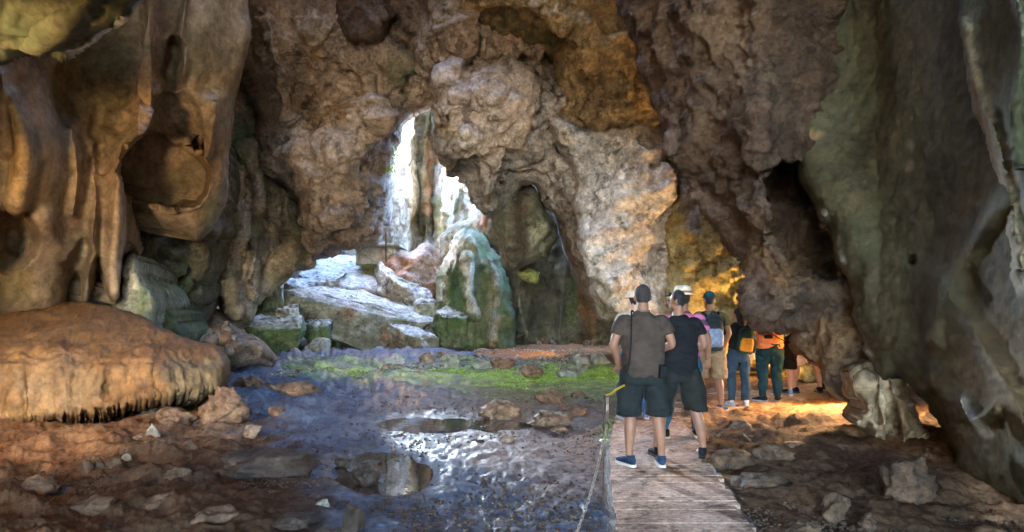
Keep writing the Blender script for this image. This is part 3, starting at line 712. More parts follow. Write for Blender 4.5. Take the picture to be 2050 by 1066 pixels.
mass('dripstone_foot', 'tan dripstone column foot at the base of the right wall', 'dripstone',
     [(1700, 740), (1740, 720), (1790, 725), (1812, 760), (1828, 800), (1846, 850), (1862, 905), (1850, 912), (1838, 902), (1826, 880), (1816, 895), (1800, 892), (1788, 868), (1772, 880), (1750, 872), (1738, 850), (1730, 862), (1722, 845), (1728, 815), (1712, 790)],
     lambda x, y: 7.7 - .0012 * (y - 740), M['tan'], s=2.5, edge=20, bulge=.2, seed=41, back=.7, warp=(8, 25),
     noise=[('fbm', .35, .09, (1, 1, 1.6)), ('ridge', .14, .05, (1, 1, 2)), ('chunk', .16, .03), ('fbm', .06, .015)],
     ridges=[([(1775, 735), (1795, 800), (1835, 900)], 8, .16), ([(1735, 760), (1742, 855)], 7, .14), ([(1762, 750), (1772, 870)], 6, .10), ([(1800, 760), (1812, 885)], 5, .10)],
     pits=[(('l', [(1752, 780), (1758, 840)], 4), .15, 5), (('l', [(1790, 820), (1800, 870)], 4), .15, 5), (('e', 1765, 742, 10, 6), .15, 5)],
     tints=[(('e', 1748, 815, 18, 45), (.5, .4, .26), .7, 12), (('e', 1815, 830, 26, 80), (.2, .125, .066), .8, 12), (('e', 1750, 740, 50, 18), (.13, .1, .06), .8, 10)])

mass('smooth_left_wall', 'smooth brown flowstone wall with hollows and columns', 'cave wall',
     [(-500, -300), (470, -300), (486, -100), (500, 20), (501, 70), (491, 130), (476, 190), (468, 250), (460, 320), (455, 380), (446, 415), (425, 462), (395, 488), (372, 478), (345, 465), (312, 448), (290, 425), (272, 398), (280, 430), (284, 480), (288, 505), (276, 520), (262, 512), (252, 555), (242, 600), (229, 616), (214, 600), (202, 565), (196, 548), (191, 572), (182, 602), (170, 606), (163, 590), (158, 558), (140, 560), (125, 620), (60, 640), (-80, 640), (-500, 700)],
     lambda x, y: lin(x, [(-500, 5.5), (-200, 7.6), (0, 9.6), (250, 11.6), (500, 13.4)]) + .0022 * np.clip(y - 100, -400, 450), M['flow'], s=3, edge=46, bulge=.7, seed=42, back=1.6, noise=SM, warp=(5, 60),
     lumps=[(('e', 410, 90, 50, 110), .35, 40), (('e', 420, 230, 30, 60), .2, 25), (('e', 80, 330, 60, 90), .3, 50)],
     ridges=[([(300, -40), (296, 70), (287, 180), (278, 270)], 17, .55), ([(305, -40), (310, 100), (290, 260)], 7, .15), ([(275, 275), (245, 330), (235, 420), (232, 520), (228, 610)], 20, .5), ([(375, -20), (362, 70), (368, 140), (352, 180)], 10, .2),
             ([(20, 190), (40, 250), (48, 320), (28, 430)], 12, .3), ([(5, 150), (15, 300)], 10, .2), ([(190, 290), (195, 380), (185, 480), (175, 600)], 11, .25), ([(330, 170), (300, 215), (285, 280)], 9, .25), ([(500, 40), (488, 140), (468, 260), (455, 370)], 14, .25),
             ([(150, 250), (160, 350), (150, 430)], 14, .2), ([(435, 200), (425, 290), (405, 330)], 12, .2), ([(90, 440), (120, 500), (190, 520)], 22, .2)],
     pits=[(('l', [(350, 95), (346, 140), (341, 165)], 11), .5, 14), (('p', [(340, 190), (365, 210), (378, 250), (375, 300), (330, 300), (306, 290), (312, 240)]), .5, 30), (('p', [(262, 300), (300, 285), (330, 300), (375, 318), (403, 345), (398, 385), (350, 392), (300, 392), (258, 375)]), 2.3, 22),
           (('e', 388, 293, 6, 8), .9, 4), (('e', 180, 170, 75, 90), .6, 60), (('e', 25, 480, 40, 50), .9, 22), (('e', 420, 175, 22, 20), .12, 18), (('l', [(172, 500), (150, 540)], 12), .3, 12), (('l', [(195, 520), (197, 560)], 6), .4, 6), (('e', 195, 320, 10, 60), .3, 12)],
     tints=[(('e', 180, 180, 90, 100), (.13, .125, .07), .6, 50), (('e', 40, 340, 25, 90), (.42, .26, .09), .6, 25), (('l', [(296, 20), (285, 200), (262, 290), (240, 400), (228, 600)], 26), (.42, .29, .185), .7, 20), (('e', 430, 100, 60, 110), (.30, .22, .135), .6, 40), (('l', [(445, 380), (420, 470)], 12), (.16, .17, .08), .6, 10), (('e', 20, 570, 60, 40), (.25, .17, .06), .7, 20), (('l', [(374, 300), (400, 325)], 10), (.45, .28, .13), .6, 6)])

mass('ceiling_fin', 'greenish ceiling fin in the upper left corner with a pale edge', 'hanging rock',
     [(-600, -400), (480, -400), (380, -110), (298, -8), (265, 28), (215, 72), (150, 116), (118, 124), (60, 112), (10, 128), (-200, 220), (-600, 300)],
     lambda x, y: np.clip(7.2 - (125 - y) * .0085, 3.0, 9.) + .0006 * (x - 100), M['fin'], s=4, edge=40, bulge=.5, seed=43, back=1.2,
     noise=[('low', .9, .12), ('ridge', .5, .06), ('fbm', .15, .02), ('crack', .7, .02)],
     ridges=[([(298, -8), (240, 45), (150, 112)], 9, .16), ([(60, 112), (100, 60), (180, 0)], 16, .15)], tints=[(('l', [(292, 0), (240, 50), (145, 116)], 9), (.62, .62, .6), .9, 6), (('e', 60, 60, 80, 40), (.2, .19, .1), .5, 30)])

mass('flowstone_ledge', 'orange brown flowstone ledge with fluted drip fringe', 'flowstone ledge',
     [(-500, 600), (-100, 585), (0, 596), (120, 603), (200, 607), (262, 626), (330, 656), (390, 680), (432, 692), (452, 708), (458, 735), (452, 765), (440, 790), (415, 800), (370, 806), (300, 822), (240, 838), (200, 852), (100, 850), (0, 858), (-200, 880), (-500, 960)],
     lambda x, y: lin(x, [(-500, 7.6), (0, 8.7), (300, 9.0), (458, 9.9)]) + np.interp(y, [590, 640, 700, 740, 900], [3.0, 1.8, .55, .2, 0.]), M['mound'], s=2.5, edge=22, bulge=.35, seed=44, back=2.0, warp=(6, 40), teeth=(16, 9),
     noise=[('low', 1.1, .12, (1, 1, 1.6)), ('ridge', .22, .05, (1, 1, 6)), ('ridge', .1, .03, (1, 1, 6)), ('fbm', .12, .012)],
     pits=[(('p', [(270, 720), (310, 715), (320, 760), (300, 790), (210, 800), (195, 785), (240, 760)]), .08, 20)],
     ridges=[([(40, 700), (30, 840)], 16, .07), ([(120, 690), (130, 840)], 18, .07), ([(200, 700), (195, 840)], 16, .07)],
     tints=[(('p', [(330, 725), (450, 725), (445, 790), (360, 805), (330, 780)]), (.14, .105, .058), .7, 14), (('p', [(-200, 600), (240, 612), (380, 680), (200, 690), (-200, 660)]), (.13, .062, .022), .7, 25), (('e', 270, 755, 50, 30), (.26, .13, .05), .7, 14), (('e', 120, 770, 100, 50), (.22, .14, .07), .6, 30)])

# ------------------------------------------------------------------ ground
def ground_relief(X, Y, px, py):
    P = np.stack([X, Y, np.zeros_like(X)], 1)
    z = floor_z(X, Y)
    left = sstep(-1.2, -3.2, X); right = sstep(1.9, 2.8, X) * sstep(14., 9.5, Y)
    far = sstep(13., 18., Y)
    n = relief(P, [('fbm', 1.6, .05), ('ridge', .6, .022), ('fbm', .22, .024), ('ridge', .12, .012), ('chunk', .07, .008)], 51)
    z = z + n * (1 + 1.2 * left + .6 * right + .9 * far)
    z = z + left * .10 * np.maximum(0, fbm(P / .9, 3, 52)) * 2
    # the mud bank rising to the ledge, hollows of the puddles, rocky ground at the right
    z = z + .06 * sstep(-1.6, -6.5, X + .5 * fbm(P / 1.1, 3, 56)) * sstep(5.2, 8.2, Y + .6 * fbm(P / .8, 3, 57)) * sstep(15., 11., Y)
    z = z + right * .13 * np.clip(relief(P, [('ridge', .9, 1.)], 53), 0, 1)
    for a, d in PUDDLES:
        m_ = area_mask(px, py, a, 16); z = z * (1 - .96 * m_) - d * m_
    # trodden strip by the walkway stays low and even
    return z
PUDDLES = [(('e', 772, 945, 100, 42), .09), (('e', 835, 847, 85, 15), .075), (('e', 1000, 848, 60, 9), .06)]
def make_floor():
    u = np.linspace(0, 1, 430)
    py = np.concatenate([np.arange(672, 760, 1.6), np.arange(760, 1110, 2.4), np.linspace(1110, 2400, 40)])
    Yr = []
    for q in py: Yr.append(on_floor(0, q)[1])
    Yr = np.array([44., 36.] + Yr); pyr = np.concatenate([[650, 660], py])
    pxs = np.concatenate([np.linspace(-2600, -200, 50), np.arange(-190, 2240, 3.2), np.linspace(2250, 4600, 50)])
    PX, YY = np.meshgrid(pxs, Yr); PY = np.repeat(pyr[:, None], len(pxs), 1)
    X = ((PX - CX) / FPX * YY).ravel(); Yv = YY.ravel(); px = PX.ravel(); pyv = PY.ravel()
    Z = ground_relief(X, Yv, px, pyv)
    V = np.stack([X, Yv, Z], 1)
    nr, nc = PX.shape; idx = np.arange(nr * nc).reshape(nr, nc)
    Q = np.stack([idx[1:, :-1], idx[1:, 1:], idx[:-1, 1:], idx[:-1, :-1]], -1).reshape(-1, 4)
    tints = [(('p', [(440, 690), (900, 690), (1230, 740), (1240, 790), (1150, 880), (1210, 1000), (1230, 1200), (540, 1200), (590, 980), (520, 870), (450, 800)]), (.078, .098, .14), .92, 45),  # blue sheen of reflected sky put into the wet mud's own colour
             (('p', [(900, 860), (1210, 860), (1230, 1000), (1120, 1000), (960, 930)]), (.20, .135, .105), .8, 35),
             (('p', [(940, 745), (1240, 735), (1240, 800), (1100, 800), (900, 780)]), (.22, .27, .08), .75, 22),
             (('p', [(600, 735), (900, 740), (1240, 735), (1240, 765), (900, 765), (620, 755)]), (.34, .44, .08), .7, 16),
             (('e', 1060, 815, 120, 40), (.26, .17, .09), .7, 25),
             (('p', [(980, 690), (1240, 690), (1240, 720), (980, 715)]), (.24, .105, .04), .85, 8),
             (('e', 1225, 870, 20, 30), (.18, .26, .06), .8, 10),
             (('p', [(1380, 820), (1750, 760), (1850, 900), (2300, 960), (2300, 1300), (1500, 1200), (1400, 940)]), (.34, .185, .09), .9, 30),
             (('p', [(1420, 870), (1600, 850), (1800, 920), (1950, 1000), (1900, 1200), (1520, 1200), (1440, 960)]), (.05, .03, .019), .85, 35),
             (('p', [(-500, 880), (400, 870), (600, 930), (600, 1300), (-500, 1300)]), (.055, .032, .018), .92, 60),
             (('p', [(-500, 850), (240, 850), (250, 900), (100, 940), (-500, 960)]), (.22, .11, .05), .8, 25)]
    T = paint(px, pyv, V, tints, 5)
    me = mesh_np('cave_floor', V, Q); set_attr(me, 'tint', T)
    wet = np.zeros((len(V), 4))
    wm = area_mask(px, pyv, ('p', [(450, 690), (880, 690), (1000, 770), (960, 830), (1130, 860), (1080, 930), (1180, 1010), (1230, 1200), (590, 1200), (600, 960), (500, 850), (460, 780)]), 50)
    wm = np.maximum(wm, .8 * area_mask(px, pyv, ('e', 1080, 850, 130, 30), 20))
    wm = np.clip(wm + .35 * fbm(V * 1.3, 3, 8) * wm, 0, 1)
    wet[:, 0] = wm; wet[:, 1] = wm; wet[:, 2] = wm; wet[:, 3] = 1
    set_attr(me, 'wet', wet)
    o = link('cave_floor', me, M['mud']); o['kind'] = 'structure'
    return V, nr, nc, pxs, Yr

def mud_mat():
    k = NT('cave_mud')
    o = k.n('TexCoord').outputs['Object']
    n1 = k.tex('Noise', .9, 6, .6, o)
    col = k.ramp(n1.outputs['Fac'], [(.3, (.11, .07, .045)), (.5, (.19, .125, .08)), (.7, (.27, .19, .13))])
    a = k.n('Attribute', attribute_name='tint')
    col = k.mix(col, a.outputs['Color'], a.outputs['Alpha'])
    n2 = k.tex('Noise', 14, 6, .65, o)
    col = k.mix(col, k.ramp(n2.outputs['Fac'], [(.3, .35), (.5, 1.), (.72, 1.7)]), .9, 'MULTIPLY')
    n3 = k.tex('Noise', 3.2, 4, .6, o)
    col = k.mix(col, k.ramp(n3.outputs['Fac'], [(.3, .65), (.7, 1.3)]), .8, 'MULTIPLY')
    k.l(col, k.b.inputs['Base Color'])
    wt = k.n('Attribute', attribute_name='wet')
    n4 = k.tex('Noise', 5, 5, .6, o)
    wr = k.ramp(n4.outputs['Fac'], [(.35, .4), (.62, .7)])
    rg = k.mix((.85, .85, .85), wr, wt.outputs['Color'])
    k.l(rg, k.b.inputs['Roughness'])
    k.b.inputs['Specular IOR Level'].default_value = .03
    k.l(k.math('MULTIPLY', wt.outputs['Fac'], .18), k.b.inputs['Coat Weight']); k.b.inputs['Coat Roughness'].default_value = .34
    vb = k.tex('Voronoi', 16, vec=o)
    m1 = k.tex('Noise', 22, 8, .7, o)
    h = k.math('ADD', m1.outputs['Fac'], k.math('MULTIPLY', vb.outputs['Distance'], .4))
    k.l(k.bump(h, .55, .02), k.b.inputs['Normal'])
    return k.m
M['mud'] = mud_mat()
make_floor()

# puddles: thin sheets of still water in the hollows
def water_mat():
    k = NT('puddle_water')
    k.b.inputs['Base Color'].default_value = (.055, .045, .035, 1); k.b.inputs['Roughness'].default_value = .03
    k.b.inputs['IOR'].default_value = 1.33; k.b.inputs['Specular IOR Level'].default_value = .7
    o = k.n('TexCoord').outputs['Object']
    k.l(k.bump(k.tex('Noise', 6, 2, .5, o).outputs['Fac'], .06, .02), k.b.inputs['Normal'])
    return k.m
M['water'] = water_mat()
def puddle(cx, cy_, rx, ry, label, z, seed):
    ps = []
    for i in range(56):
        a = 2 * math.pi * i / 56
        rr = 1.25 + .25 * math.sin(a * 3 + seed) + .12 * math.sin(a * 5 + seed * 2)
        x, y, _ = on_floor(cx + rx * rr * math.cos(a), cy_ + ry * rr * math.sin(a)); ps.append((x, y))
    c = np.mean(ps, 0); bm = bmesh.new()
    vs_ = [bm.verts.new((p[0] - c[0], p[1] - c[1], 0)) for p in ps]
    bm.faces.new(vs_)
    o = bm_obj('puddle', bm, M['water']); o.location = (c[0], c[1], z)
    o['kind'] = 'structure'; o['label'] = label; o['category'] = 'puddle'
puddle(772, 945, 100, 40, 'bright rain puddle with a dark stone in it', -.035, 1.)
puddle(835, 847, 85, 15, 'long narrow puddle in the middle of the mud floor', -.025, 2.)
puddle(1000, 848, 60, 9, 'small brown puddle beside the orange clay lumps', -.031, 3.)

# ground behind the camera, running out of the cave mouth
nx, ny = 60, 60
X, Yq = np.meshgrid(np.linspace(-40, 40, nx), np.linspace(-60, 1.6, ny))
V = np.stack([X.ravel(), Yq.ravel(), np.full(X.size, -.06)], 1); V[:, 2] += relief(V, [('fbm', 3., .06)], 9)
idx = np.arange(nx * ny).reshape(ny, nx); Q = np.stack([idx[:-1, :-1], idx[:-1, 1:], idx[1:, 1:], idx[1:, :-1]], -1).reshape(-1, 4)
me = mesh_np('ground', V, Q); set_attr(me, 'tint', np.zeros((len(V), 4))); o = link('ground', me, M['mud']); o['kind'] = 'structure'

# ------------------------------------------------------------------ show-cave floodlights
M['lamp_body'] = plain_mat('black_lamp_housing', (.02, .02, .02), .5, .2, 20)
def lens_mat(col, e):
    k = NT('amber_lens'); k.b.inputs['Base Color'].default_value = (*col, 1)
    k.b.inputs['Emission Color'].default_value = (*col, 1); k.b.inputs['Emission Strength'].default_value = e
    return k.m
M['lens'] = lens_mat((1., .55, .16), 30.)
def floodlight(loc, target, power, col, label, spread=120, blend=.8, radius=.07):
    loc = Vector(loc); d = (Vector(target) - loc).normalized()
    q = d.to_track_quat('Y', 'Z')
    r = empty('floodlight', loc)
    bm = bmesh.new(); box_bm(bm, (-.11, -.09, -.08), (.11, .04, .08), .012)
    for v in bm.verts:
        if v.co.y < -.04: v.co.x *= .6; v.co.z *= .6
    o = bm_obj('housing', bm, M['lamp_body'], r); o.rotation_mode = 'QUATERNION'; o.rotation_quaternion = q
    bm = bmesh.new(); box_bm(bm, (-.095, .0405, -.065), (.095, .046, .065))
    g = bm_obj('lens', bm, M['lens'], r); g.rotation_mode = 'QUATERNION'; g.rotation_quaternion = q
    bm = bmesh.new(); box_bm(bm, (-.125, -.015, -.16), (-.115, .015, .01)); box_bm(bm, (.115, -.015, -.16), (.125, .015, .01)); box_bm(bm, (-.125, -.0151, -.17), (.125, .0151, -.16))
    bm_obj('bracket', bm, M['lamp_body'], r)
    ld = bpy.data.lights.new('floodlight_beam', 'SPOT'); ld.energy = power; ld.color = col
    ld.spot_size = math.radians(spread); ld.spot_blend = blend; ld.shadow_soft_size = radius
    lo = bpy.data.objects.new('floodlight_beam', ld); COL.objects.link(lo); lo.parent = r
    lo.location = d * .12; lo.rotation_mode = 'QUATERNION'; lo.rotation_quaternion = d.to_track_quat('-Z', 'Y')
    tag(r, label, 'floodlight')
AMB = (1., .56, .2)
floodlight((-5.2, 3.0, 2.6), (-5.4, 11., 2.6), 28, (1., .72, .42), 'floodlight on the side wall aimed at the flowstone wall', 95, 1., .35)
floodlight(tuple(at(1172., 560., 21.)), tuple(at(1045., 725., 20.)), 90, (1., .6, .18), 'floodlight under the grey mass aimed at the floor', 60)
floodlight(tuple(at(1560., 735., 13.6)), tuple(at(1490., 540., 15.)), 3, (1., .78, .45), 'floodlight behind the queue aimed up at the yellow wall', 75)
floodlight(tuple(at(1690., 682., 10.7)), tuple(at(1700., 900., 7.2)), 12, (1., .7, .42), 'floodlight behind the low rock lobe aimed at the ground', 130)
floodlight(tuple(at(772.5, 421., 23.75)), (.1, 6.7, 1.7), 420, (.7, .84, 1.), 'floodlight on the platform post facing the visitors', 20, .6, .12)

# ------------------------------------------------------------------ loose stones
def stone(px, py, wpx, hpx, mat, label, group=None, seed=None, name='stone', cat='stone', depth=.8, cuts=9, rough=.06, rz=None, sub=None, sink=.4, tint=None):
    """a loose stone whose foot stands at photo pixel (px, py), wpx by hpx pixels as seen"""
    stone.k += 1; seed = stone.k * 13 if seed is None else seed
    X, Y, z = on_floor(px, py); u = Y / FPX
    wx, hz = wpx * u, hpx * u; dp = wx * depth
    sub = sub or (4 if wpx > 40 else 3 if wpx > 12 else 2)
    V, F = stone_verts(sub, seed, cuts, rough)
    lo, hi = V.min(0), V.max(0); V = (V - (lo + hi) / 2) / (hi - lo)
    V = V * np.array([wx, dp, hz * (1 + sink)]); V[:, 2] += hz * (1 + sink) / 2 - hz * sink
    me = mesh_np(name, V, None, F); T = np.zeros((len(V), 4))
    if tint: T[:] = (*tint, .8)
    set_attr(me, 'tint', T)
    o = link(name, me, mat); o.location = (X, Y + dp * .5, z - .01)
    tag(o, label, cat, group)
    if group: SMALL.append((o, px, py, wpx, hpx, mat))
    return o
stone.k = 0; SMALL = []
M['mudclod'] = rock_mat('brown_mud_clod', (.05, .03, .018), (.10, .06, .035), (.16, .10, .06), 1.5, .8, .7, .02, 0, fine=12)
C, S, G, D, B = M['clay'], M['stone'], M['boulder'], M['darkstone'], M['mudclod']
big = [
    (337, 860, 74, 42, C, 'rounded orange stone sitting in the shadow under the flowstone ledge'),
    (430, 855, 112, 78, C, 'big blocky orange rock at the end of the flowstone ledge'),
    (300, 882, 34, 34, G, 'tilted grey stone slab beside the rounded orange stone'),
    (272, 886, 26, 14, G, 'thin pale stone splinter lying near the tilted grey slab'),
    (285, 898, 24, 16, S, 'small brown stone below the tilted grey slab'),
    (492, 790, 78, 38, C, 'jagged orange rock beside the tip of the ledge'),
    (568, 802, 126, 36, C, 'long low orange rock on the wet mud beyond the ledge'),
    (548, 840, 36, 26, C, 'small upright orange stone on the bluish wet mud'),
    (498, 874, 42, 22, S, 'flat brown stone alone on mud left of the puddles'),
    (373, 914, 38, 32, B, 'brown block standing on the dark mud below the ledge'),
    (500, 965, 214, 50, D, 'broad dark mud hump left of the bright puddle'),
    (575, 1072, 116, 34, D, 'dark mud hump at the bottom edge, left of the dark stone'),
    (159, 955, 38, 34, B, 'orange stone in a row of stones at the left'),
    (186, 948, 38, 34, B, 'second orange stone touching the first in the left row'),
    (219, 946, 34, 30, B, 'dark grey stone in the left row beside two orange ones'),
    (248, 932, 24, 24, G, 'pale grey stone at the right end of the left row'),
    (60, 1000, 80, 46, B, 'low brown mound of clay near the left edge'),
    (170, 1040, 90, 40, B, 'slanting clay lump in the dark lower left'),
    (310, 1030, 90, 34, B, 'dark clay lump in the lower left foreground'),
    (420, 1062, 110, 40, B, 'wide dark clay lump at the bottom left edge'),
    (345, 972, 60, 36, B, 'brown clay lump above the dark lower left lumps'),
    (728, 968, 58, 42, D, 'dark stone standing in the bright puddle'),
    (702, 1070, 52, 60, D, 'upright dark stone at the bottom edge in front of the puddle'),
    (643, 1028, 38, 26, G, 'pale stone on the wet mud in front of the puddle'),
    (680, 932, 28, 16, D, 'small dark stone at the rim of the bright puddle'),
    (1000, 838, 92, 36, C, 'wedge shaped orange clay lump by the small puddle'),
    (1102, 812, 62, 32, C, 'rounded orange clay lump, topmost of the clay heap'),
    (1105, 856, 100, 30, C, 'wide orange clay lump, lowest of the clay heap'),
    (1148, 838, 60, 22, C, 'low orange clay lump at the walkway side of the heap'),
    (1158, 797, 30, 14, C, 'small orange clay lump behind the heap'),
    (1120, 864, 40, 10, C, 'thin clay crumb in front of the clay heap'),
    (1014, 888, 32, 18, S, 'brown stone alone on mud between puddle and chain'),
    (960, 892, 22, 12, D, 'dark crumb of mud near the long puddle'),
    (970, 714, 44, 16, C, 'amber lit rock farthest of three beside the grass'),
    (1002, 738, 60, 24, C, 'amber lit rock in the middle of three beside the grass'),
    (1068, 755, 52, 24, C, 'amber lit rock nearest of three beside the grass'),
    (964, 741, 42, 18, G, 'grey flat stone beside the amber lit rocks'),
    (1166, 731, 38, 22, G, 'pale pointed rock at the far end of the grass'),
    (1203, 731, 42, 25, G, 'pale rock partly behind the first visitor, beside the pointed rock'),
    (1138, 759, 48, 20, G, 'pale mottled stone at the edge of the grass'),
    (1164, 750, 20, 20, G, 'small dark stone between the mottled stone and pale rock'),
    (900, 738, 46, 30, G, 'pale round topped stone in the middle of the far grass'),
    (852, 730, 34, 27, S, 'brown pyramid shaped stone near the slab boulder'),
    (776, 755, 34, 27, S, 'brown leaning stone at the edge of the bright grass'),
    (840, 752, 26, 10, S, 'flat brown stone on the gravel right of the leaning stone'),
    (585, 714, 28, 20, S, 'brown stone at left foot of the boulder cluster'),
    (628, 710, 62, 34, G, 'low striped boulder at front of the small cluster'),
    (670, 701, 25, 32, M['green'], 'green upright stone at right of the small cluster'),
    (647, 680, 34, 28, G, 'pale pointed stone on top of the small cluster'),
    (545, 728, 26, 17, S, 'brown stone on grey gravel before the broad green boulder'),
    (480, 724, 28, 10, S, 'flat brown stone near the tip of the ledge'),
    (494, 712, 24, 11, S, 'dark flat stone on gravel in front of fluted rock'),
    (885, 716, 26, 14, S, 'brown flat stone below the green pillar boulder'),
    (1486, 866, 50, 24, C, 'brown earth lump nearest the far slab of the walkway'),
    (1500, 890, 56, 22, B, 'dark earth lump beside the walkway behind the dark ridge'),
    (1470, 945, 110, 42, B, 'dark jagged rock right beside the walkway'),
    (1560, 935, 90, 44, B, 'dark humped rock behind the jagged one at the walkway'),
    (1540, 988, 130, 30, B, 'long low dark rock in front of the humped one'),
    (1682, 1050, 68, 62, B, 'spiky pale rock at the bottom near the right corner'),
    (1755, 1066, 64, 34, B, 'low stone beside the spiky pale rock'),
    (1620, 1075, 70, 30, B, 'dark low rock left of the spiky pale rock'),
    (1860, 1024, 140, 104, B, 'big black craggy boulder in the lower right'),
    (1600, 905, 60, 20, C, 'flat brown rock on the lit earth at the right'),
    (1700, 912, 60, 18, C, 'thin brown rock on the lit earth below the dripstone'),
]
for q in big:
    k = dict(rough=.2 if q[2] > 50 else .13, cuts=7) if q[4] in (C, D, B) else {}
    stone(*q, **k)
# rows of alike small stones
rs = np.random.RandomState(5)
for i in range(18):
    x = 950 + i * 16 + rs.uniform(-4, 4)
    stone(x, 689 + rs.uniform(-2, 7), rs.uniform(10, 24), rs.uniform(7, 15), [C, S, S][i % 3], 'small stone in the row along the foot of the back wall', 'stones along the back wall')
for i in range(24):
    x = rs.uniform(350, 470); y = 640 + (x - 350) * .33 + rs.uniform(-14, 32)
    sx, sy, sz = (x - CX) / FPX * 17., 17., EYE + (HY - y) / FPX * 17.
    o = stone(x, 720, 8, 6, [S, G, S, C][i % 4], 'stone in the scree slope under the fluted rock', 'scree stones under the fluted rock')
    f = rs.uniform(1.3, 3.4); o.scale = (f, f, f)
    Yv = 15.2 + (680 - y) * .035; o.location = tuple(at(np.float64(x), np.float64(y), Yv))
mass('scree_slope', None, None, [(320, 720), (330, 640), (370, 610), (420, 615), (470, 660), (520, 690), (520, 730), (400, 740)], lambda x, y: 15.4 + np.clip(690 - y, 0, 90) * .035, M['stone'],
     s=4, edge=20, bulge=.1, seed=71, noise=[('fbm', .8, .15), ('chunk', .35, .12)])['kind'] = 'structure'
for i in range(30):
    x = rs.uniform(1020, 1200); y = rs.uniform(716, 752)
    stone(x, y, rs.uniform(7, 17), rs.uniform(4, 9), [S, G, G][i % 3], 'small stone among the plants at the edge of the grass', 'stones among the grass')
for i in range(34):
    x = rs.uniform(455, 930); y = rs.uniform(696, 760)
    stone(x, y, rs.uniform(6, 15), rs.uniform(4, 8), [S, G, D][i % 3], 'small stone scattered over the gravel before the heap', 'stones on the far gravel')
for i in range(40):
    x = rs.uniform(480, 1190); y = 770 + 290 * rs.rand() ** 1.5
    stone(x, y, rs.uniform(5, 15), rs.uniform(3, 8), [D, D, S][i % 3], 'small crumb of mud on the wet floor', 'mud crumbs on the wet floor', rough=.12)
for i in range(36):
    x = rs.uniform(-20, 480); y = 880 + 190 * rs.rand()
    stone(x, y, rs.uniform(8, 30), rs.uniform(5, 16), [D, M['mudclod'], D][i % 3], 'brown clod on the dark mud below the ledge', 'clods below the ledge', rough=.12)
for i in range(34):
    x = rs.uniform(1420, 1960); y = max(845 + 230 * rs.rand(), 790 + (x - 1420) * .3)
    stone(x, y, rs.uniform(8, 30), rs.uniform(4, 13), [D, C, S][i % 3], 'dark clod on the rough earth right of the walkway', 'clods right of the walkway', rough=.12)

# say of each small stone which one it is
MARKS = [('the bright puddle', 748, 945), ('the long puddle', 835, 847), ('the orange clay heap', 1100, 835), ('the chain post', 1208, 1020), ('the pyramid shaped stone', 852, 730),
         ('the leaning brown stone', 776, 755), ('the long slab boulder', 730, 702), ('the broad green boulder', 550, 702), ('the ledge tip', 455, 770), ('the blocky orange rock', 430, 855),
         ('the left stone row', 200, 945), ('the broad dark hump', 500, 965), ('the amber lit rocks', 1005, 738), ('the pale pointed rock', 1166, 731), ('the mottled stone', 1138, 759),
         ('the spiky rock', 1682, 1050), ('the black boulder', 1860, 1020), ('the humped dark rock', 1560, 935), ('the dripstone foot', 1780, 890), ('the green pillar', 940, 695), ('the fluted rock foot', 470, 665),
         ('the smooth green boulder', 290, 640), ('the round topped stone', 900, 738), ('the long orange rock', 568, 802), ('the small boulder cluster', 628, 705), ('the first jagged rock', 1470, 945),
         ('the brown pillar base', 1050, 692), ('the far wall corner', 1215, 692), ('the upright dark stone', 702, 1066), ('the lone brown stone', 1014, 888), ('the bottom left corner', 20, 1060), ('the low clay mound', 60, 1000),
         ('the flat brown rock', 1600, 905), ('the bottom right corner', 1990, 1060), ('the slanting clay lump', 170, 1040), ('the wide clay lump', 420, 1062), ('the wedge of clay', 1000, 838)]
seen = {}
for o, x, y, w_, h_, m_ in SMALL:
    nm, mx, my = min(MARKS, key=lambda q: (q[1] - x) ** 2 + (2.2 * (q[2] - y)) ** 2)
    dx, dy = x - mx, (y - my) * 2.2; d = math.hypot(dx, dy)
    side = 'right of' if dx > 0 else 'left of'; dep = 'in front of' if dy > 0 else 'behind'
    where = side if abs(dx) > 2 * abs(dy) else dep if abs(dy) > 2 * abs(dx) else dep.replace(' of', '') + ' and ' + side
    col = {C.name: 'orange', S.name: 'brown', G.name: 'grey', D.name: 'dark', B.name: 'muddy'}[m_.name]
    form = 'flat' if h_ < .45 * w_ else 'round' if h_ < .7 * w_ else 'upright'
    size = 'tiny' if w_ < 9 else 'small' if w_ < 15 else 'larger'
    far = 'just' if d < 35 else 'near' if d < 75 else 'farther'
    lab = f'{size} {form} {col} stone {far} {where} {nm}'
    k = seen.get(lab, 0); seen[lab] = k + 1
    o['label'] = lab if k == 0 else lab + (', second one' if k == 1 else ', third one' if k == 2 else ', fourth one')
